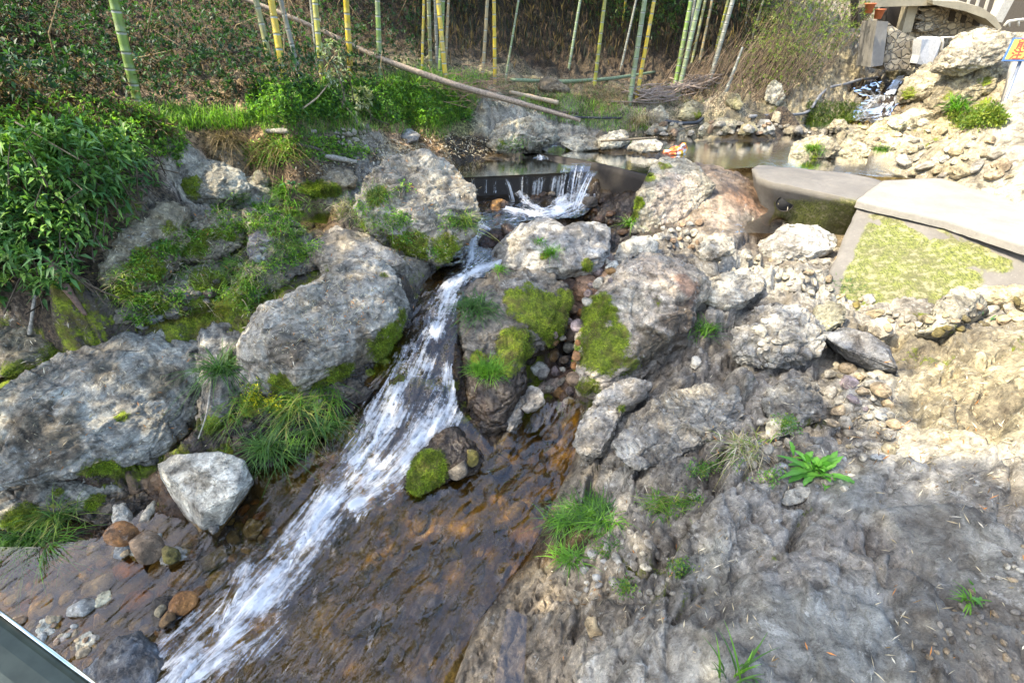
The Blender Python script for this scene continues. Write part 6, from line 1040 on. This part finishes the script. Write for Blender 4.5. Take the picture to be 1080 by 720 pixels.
# crushed chips in the sun at the right
# ------------------------------------------------------------------ small things left by people
q0 = W(712, 170, .47); bt = T(711, 168, q0[1]/rays(711, 168)[1]-.1)
V0, F0 = ico(4); Vb = V0*np.array([.15, .05, .13]); Vb = Vb+np.stack([fbm(V0*2.2, 4, 1), fbm(V0*2.2, 4, 2), fbm(V0*2.2, 4, 3)], -1)*np.array([.06, .04, .05]); Vb[:, 0] += Vb[:, 2]*.55; Vb[:, 2] *= np.where(V0[:, 0] > .2, 1.1, .7)
mb = N('printed_plastic'); Pq = mb.pos(); cm = mb.mix(mb.mr(mb.noise(Pq, 9, 2), .45, .5), (.72,.70,.68), (.75,.13,.03)); cm = mb.mix(mb.mr(mb.noise(Pq, 14, 2), .56, .6), cm, (.85,.5,.03))
mbm = mb.done(mb.pbsdf(Base_Color=cm, Roughness=.3))
linkat('plastic_bag', Vb+T(711,162,7.0), F0, mbm, label='crumpled orange and white plastic bag caught behind the tall boulder', cat='plastic bag')
# metal handrail in the lower left corner
M['steel'] = simple('brushed_steel', (.085,.09,.06), .35, .6, .05); M['glint'] = simple('glint_steel', (.8,.82,.8), .12, 1, .02)
A_ = T(-60, 602, .9); B_ = T(130, 745, .9); hv = (B_-A_); e = empty('handrail', A_, 'flat metal handrail cutting across the bottom left corner', 'handrail')
ax1 = hv/np.linalg.norm(hv); sd = np.cross(ax1, [0, 0, 1.]); sd /= np.linalg.norm(sd); sd = sd if project(A_+sd)[1] > project(A_)[1] else -sd
prof = [(0, 0), (.012, .010), (.03, .014), (.055, .012), (.072, .0), (.075, -.02), (.07, -.03), (.005, -.03), (-.003, -.02)]
V = np.array([A_+sd*a+np.array([0, 0, b]) for a, b in prof]+[B_+sd*a+np.array([0, 0, b]) for a, b in prof]); n = len(prof)
child('rail', V, [(i, (i+1) % n, (i+1) % n+n, i+n) for i in range(n)]+[tuple(range(n-1, -1, -1)), tuple(range(n, 2*n))], M['steel'], e, smooth=False)
for k_, rr_ in (((-.001, .001), .0035), ((.074, -.002), .003)):
    q_ = A_+sd*k_[0]+np.array([0, 0, k_[1]+.002]); V, Fc = tube([q_, q_+hv], rr_, 10); child('edge_glint', V, Fc, M['glint'], e)  # thin bright tubes added to stand in for the highlight along the rail edges
A2 = A_+sd*.10-np.array([0, 0, .06]); V, Fc = tube([A2, A2+hv], .012, 16); child('lower_rail', V, Fc, simple('blued_steel', (.12,.2,.3), .25, .9), e)
for k_ in (.02, .97): p = A_+hv*k_+sd*.04; V, Fc = tube([p-[0, 0, .03], p-[0, 0, 1.6]], .015, 12); child('post', V, Fc, M['steel'], e)
# ------------------------------------------------------------------ water
def Wat(px, py):
    z = -.5
    for _ in range(12): p = W(px, py, z); z = .5*z+.5*wz(p[:1], p[1:2])[0]
    return W(px, py, z)
st = .0125; xs = np.arange(-4.6, 1.3, st); ys = np.arange(.7, 6.5, st); WX, WY = np.meshgrid(xs, ys); wx, wy = WX.ravel(), WY.ravel(); z = wz(wx, wy); P = np.stack([wx, wy, z], -1); px, py, f = project(P)
mask = inpoly(px, py, [(q_[0]+(8 if q_[0] > 500 else -8), q_[1]) for q_ in WMASK]) & (f > .2)
FL = [([(505,276),(490,290),(474,308),(464,330),(458,350)], [10, 12, 14, 13, 12], .85), ([(452,350),(440,375),(430,400),(415,430),(398,460),(375,490)], [8, 20, 26, 28, 26, 22], .74), ([(474,395),(472,420),(458,448),(435,478),(405,508),(375,530)], [10, 16, 20, 18, 18, 18], .85), ([(430,400),(410,440),(392,470),(370,505),(340,545)], [14, 18, 22, 22, 20], .85),
 ([(395,490),(365,520),(335,550),(315,580),(300,605),(275,635),(250,660),(225,680),(200,700)], [18, 24, 24, 22, 22, 26, 34, 36, 30], .86), ([(400,470),(360,515),(320,570),(270,630),(210,690),(150,750)], [40, 44, 46, 56, 66, 60], .22), ([(330,560),(285,590),(262,615),(240,650),(210,690),(180,720)], [10, 12, 12, 14, 16, 14], .5), ([(262,600),(240,640),(222,680),(190,720)], [10, 14, 18, 18], .75), ([(300,640),(275,665),(240,690),(200,720)], [10, 14, 18, 20], .6), ([(190,700),(150,730),(120,780)], [24, 24, 20], .7),
 ([(615,206),(603,216),(585,224),(562,227),(540,222)], [12, 14, 14, 10, 8], 1.1), ([(540,186),(546,200),(555,214),(570,222)], [5, 6, 6, 6], .85), ([(598,196),(596,206),(590,216)], [9, 9, 9], .9), ([(490,205),(500,222),(506,238),(512,242)], [4, 5, 6, 5], .8), ([(500,243),(497,258),(498,272),(490,288)], [7, 7, 8, 8], .85), ([(548,262),(535,272),(515,282),(498,288),(485,292)], [5, 8, 9, 10, 10], .95), ([(570,175),(580,205)], [4, 5], .6)]
foam = np.zeros(len(wx)); flow = np.stack([wx*.8+wy*.6, wx*.6-wy*.8, 0*wx], -1); flow = np.stack([(wx*.5+wy*.86)*1.0, (wx*.86-wy*.5)*.35, 0*wx], -1); bestd = np.full(len(wx), 1e9); rise = np.zeros(len(wx))
for pl, ws, inten in FL:
    Q = np.array([Wat(a, b) for a, b in pl]); sc = np.array([w_/F*np.linalg.norm(q-np.array([0, 0, CZ])) for w_, q in zip(ws, Q)]); acc = 0
    for i in range(len(Q)-1):
        a, b = Q[i, :2], Q[i+1, :2]; ab = b-a; L = np.linalg.norm(ab); t = np.clip(((wx-a[0])*ab[0]+(wy-a[1])*ab[1])/L**2, 0, 1); dx, dy = wx-a[0]-t*ab[0], wy-a[1]-t*ab[1]; d = np.hypot(dx, dy); side = (dx*ab[1]-dy*ab[0])/L; wd_ = sc[i]*(1-t)+sc[i+1]*t; rel = d/wd_
        v = inten*np.exp(-(rel*.95)**2.4); foam = np.maximum(foam, v); m_ = rel < bestd; bestd = np.where(m_, rel, bestd)
        k_ = np.exp(-(rel/2.2)**2)*m_; flow[:, 0] = np.where(m_ & (rel < 3), acc+t*L, flow[:, 0]); flow[:, 1] = np.where(m_ & (rel < 3), side*1.0, flow[:, 1]); acc += L
foam = np.clip(foam*(1+.75*fbm(np.stack([flow[:, 0]*3, flow[:, 1]*9, 0*wx], -1), 4, 85, .6)+.35*fbm(P*5, 3, 86)), 0, 1.2)
for a_, b_, r_, k_ in ((437,412,13,.85), (397,398,9,.7), (457,368,7,.7), (420,455,9,.5), (345,590,10,.7), (318,640,14,.8), (262,655,8,.7), (262,712,14,.8), (225,675,8,.6), (383,520,7,.5)):
    q_ = Wat(a_, b_); foam *= 1-k_*np.exp(-(((wx-q_[0])**2+(wy-q_[1])**2)/(r_/F*np.linalg.norm(q_-[0, 0, CZ]))**2))
w1 = fbm(np.stack([wx*3+wy*1.5, (wx*.9-wy*1.6)*3.5, 0*wx], -1)+.25*np.stack([pn(P*3, 1), pn(P*3, 2), pn(P*3, 3)], -1), 4, 81, .55); w2 = fbm(np.stack([flow[:, 0]*4, flow[:, 1]*22, 0*wx], -1), 4, 83, .6)
calm = np.clip((wx+.9)*.0+1-np.exp(-bestd**2/6), .25, 1)
w3 = fbm(np.stack([(wx*.5+wy*.86)*5, (wx*.86-wy*.5)*12, 0*wx], -1)+.6*np.stack([pn(P*4, 4), pn(P*4, 5), 0*wx], -1), 3, 88, .5)
P[:, 2] += w1*.012*calm*(.3+.7*smoothstep(-2.0, -1.3, wx))+w2*.003*np.clip(foam*3, 0, 1)+(w3-.5*np.abs(w3))*.016*(.2+.8*smoothstep(-2.0, -1.3, wx))+foam*(.025*np.clip(w2+.4, 0, 2)+.012)
keep = mask.reshape(WX.shape); keepf = keep[:-1, :-1] & keep[1:, 1:] & keep[1:, :-1] & keep[:-1, 1:]; idx = np.arange(len(wx)).reshape(WX.shape); q = np.stack([idx[:-1, :-1], idx[:-1, 1:], idx[1:, 1:], idx[1:, :-1]], -1)[keepf]
u, inv = np.unique(q, return_inverse=True); me = mesh_np('stream_water', P[u], inv.reshape(q.shape)); fattr(me, 'foam', foam[u]); vattr(me, 'flow', flow[u]); vattr(me, 'wave', np.stack([wx*.5+wy*.86, wx*.86-wy*.5, 0*wx], -1)[u]); fattr(me, 'ripple', (.3+.7*smoothstep(-2.2, -1.3, wx))[u]); link('stream_water', me, M['stream'], kind='structure')
# curtains of water over the weir
def curtain(name, top, bot, zt, zb, dens, seed, out=.06, nu=60, nv=24, t=None):
    top = np.array(top, float); bot = np.array(bot, float); V, fo, fl = [], [], []
    for j in range(nv):
        s = j/(nv-1)
        for i in range(nu):
            u = i/(nu-1); a = np.array([np.interp(u, np.linspace(0, 1, len(top)), top[:, k_]) for k_ in (0, 1)]); b = np.array([np.interp(u, np.linspace(0, 1, len(bot)), bot[:, k_]) for k_ in (0, 1)])
            A0 = W(a[0], a[1], zt); B0 = W(b[0], b[1], zb); p = A0*(1-s)+B0*s; p[2] = zt+(zb-zt)*s**1.6; V.append(p); fl.append((s*.35+u*.0, u*np.linalg.norm(W(*top[-1], zt)-W(*top[0], zt))*1.0, seed))
            fo.append(dens*(.12+.95*min(1, s*2.0))*(1-abs(2*u-1)**4)*(.75+.5*math.sin(u*19+seed*2)*math.sin(u*7+seed)))
    V = np.array(V); nn = fbm(np.array(fl)*np.array([3, 60, 1]), 3, seed); V[:, 1] -= .012*nn
    ii = np.arange(nu*nv).reshape(nv, nu); Fq = np.stack([ii[:-1, :-1], ii[:-1, 1:], ii[1:, 1:], ii[1:, :-1]], -1).reshape(-1, 4); me = mesh_np(name, V, Fq); fattr(me, 'foam', fo); vattr(me, 'flow', fl); link(name, me, M['falls'], kind='structure')
curtain('waterfall', [(592,175),(606,173)], [(586,209),(600,212)], .455, .11, .62, 1, nu=46); curtain('waterfall', [(603,172.5),(618,172)], [(597,214),(609,213)], .46, .11, .70, 2, nu=46); curtain('waterfall', [(613,174),(624,172.5)], [(604,214),(614,215)], .46, .11, .5, 8, nu=30)
curtain('waterfall', [(621,180),(631,181)], [(602,222),(613,219)], .44, .11, .95, 3, nu=30)
curtain('waterfall', [(484,188.229),(487,188.07)], [(483,204),(487,203.5)], .405, .2, 0.5, 20, nu=14)
curtain('waterfall', [(497,187.54),(501,187.328)], [(496,204),(501,203.5)], .405, .2, 0.45, 21, nu=14)
curtain('waterfall', [(511,186.798),(514,186.639)], [(510,204),(514,203.5)], .405, .2, 0.6, 22, nu=14)
curtain('waterfall', [(521,186.268),(524,186.109)], [(520,204),(524,203.5)], .405, .2, 0.5, 23, nu=14)
curtain('waterfall', [(548,184.837),(553,184.572)], [(547,204),(553,203.5)], .405, .2, 0.6, 24, nu=14)
curtain('waterfall', [(555,184.466),(558,184.307)], [(554,204),(558,203.5)], .405, .2, 0.5, 25, nu=14)
curtain('waterfall', [(563,187),(577,186)], [(559,209),(574,208)], .41, .12, .85, 5, nu=40); curtain('waterfall', [(582,186),(593,185)], [(578,207),(590,206)], .41, .12, .85, 9, nu=30); curtain('waterfall', [(529,188.5),(536,188)], [(537,212),(546,213)], .41, .12, 1.0, 6, nu=24)
curtain('waterfall', [(564,162),(574,162)], [(562,168),(580,168)], .45, .405, .8, 7, nu=24)
def gsheet(name, polyl, polyr, foams, lift, seed):
    L_, _ = ground([q[0] for q in polyl], [q[1] for q in polyl], GF); R_, _ = ground([q[0] for q in polyr], [q[1] for q in polyr], GF); n = len(polyl); V, fo, fl = [], [], []
    for j in np.linspace(0, n-1, n*9):
        i = min(int(j), n-2); f_ = j-i; a = L_[i]*(1-f_)+L_[i+1]*f_; b = R_[i]*(1-f_)+R_[i+1]*f_; fm = foams[i]*(1-f_)+foams[i+1]*f_
        for u in np.linspace(0, 1, 20): V.append(a*(1-u)+b*u+[0, 0, lift]); fo.append(fm*(1-abs(2*u-1)**4)); fl.append((j*.2, u*.8, seed))
    ii = np.arange(len(V)).reshape(-1, 20); Fq = np.stack([ii[:-1, :-1], ii[:-1, 1:], ii[1:, 1:], ii[1:, :-1]], -1).reshape(-1, 4); V = np.array(V); V[:, 2] += .03*fbm(V*5, 3, seed); me = mesh_np(name, V, Fq); fattr(me, 'foam', fo); vattr(me, 'flow', fl); link(name, me, M['stream'], kind='structure')
gsheet('far_cascade', [(945,84),(940,90),(934,98),(930,104)], [(953,84),(950,90),(945,98),(942,105)], [.7, 1.1, 1.1, .9], .08, 1)
gsheet('far_stream', [(918,104),(905,114),(898,122),(890,130)], [(945,105),(955,112),(945,122),(925,134)], [.6, .45, .4, .2], .06, 2)
gsheet('far_stream', [(895,96),(900,100),(912,105)], [(930,88),(934,96),(935,104)], [.25, .3, .35], .05, 3)
def sheet(name, pts, z, mat, n=1):
    V = np.array([W(a, b, z) for a, b in pts]); me = mesh_np(name, V, [tuple(range(len(V)))]); me.update(); o = link(name, me, M[mat], kind='structure')
    if me.polygons[0].normal.z < 0: me.flip_normals()
    return o
sheet('pool_water', [(563,161),(596,165.5),(632,172),(692,186),(745,180),(800,176),(850,178),(920,186),(1000,190),(1100,197),(1200,200),(1150,140),(1000,120),(900,118),(800,120),(690,125),(540,140)], .458, 'pool')
sheet('apron_water', [(471,188),(600,182),(612,172),(578,162),(540,160),(480,160),(440,170)], .409, 'pool')
sheet('puddle_water', [(300,232),(345,236),(352,212),(330,200),(298,208)], .40, 'puddle'); sheet('puddle_water', [(760,245),(905,248),(905,215),(800,212)], .135, 'puddle'); sheet('puddle_water', [(520,730),(535,640),(556,650),(552,730)], -.43, 'puddle')
sheet('channel_water', [(150,345),(240,325),(300,270),(340,245),(310,235),(240,270),(160,300)], .05, 'puddle')
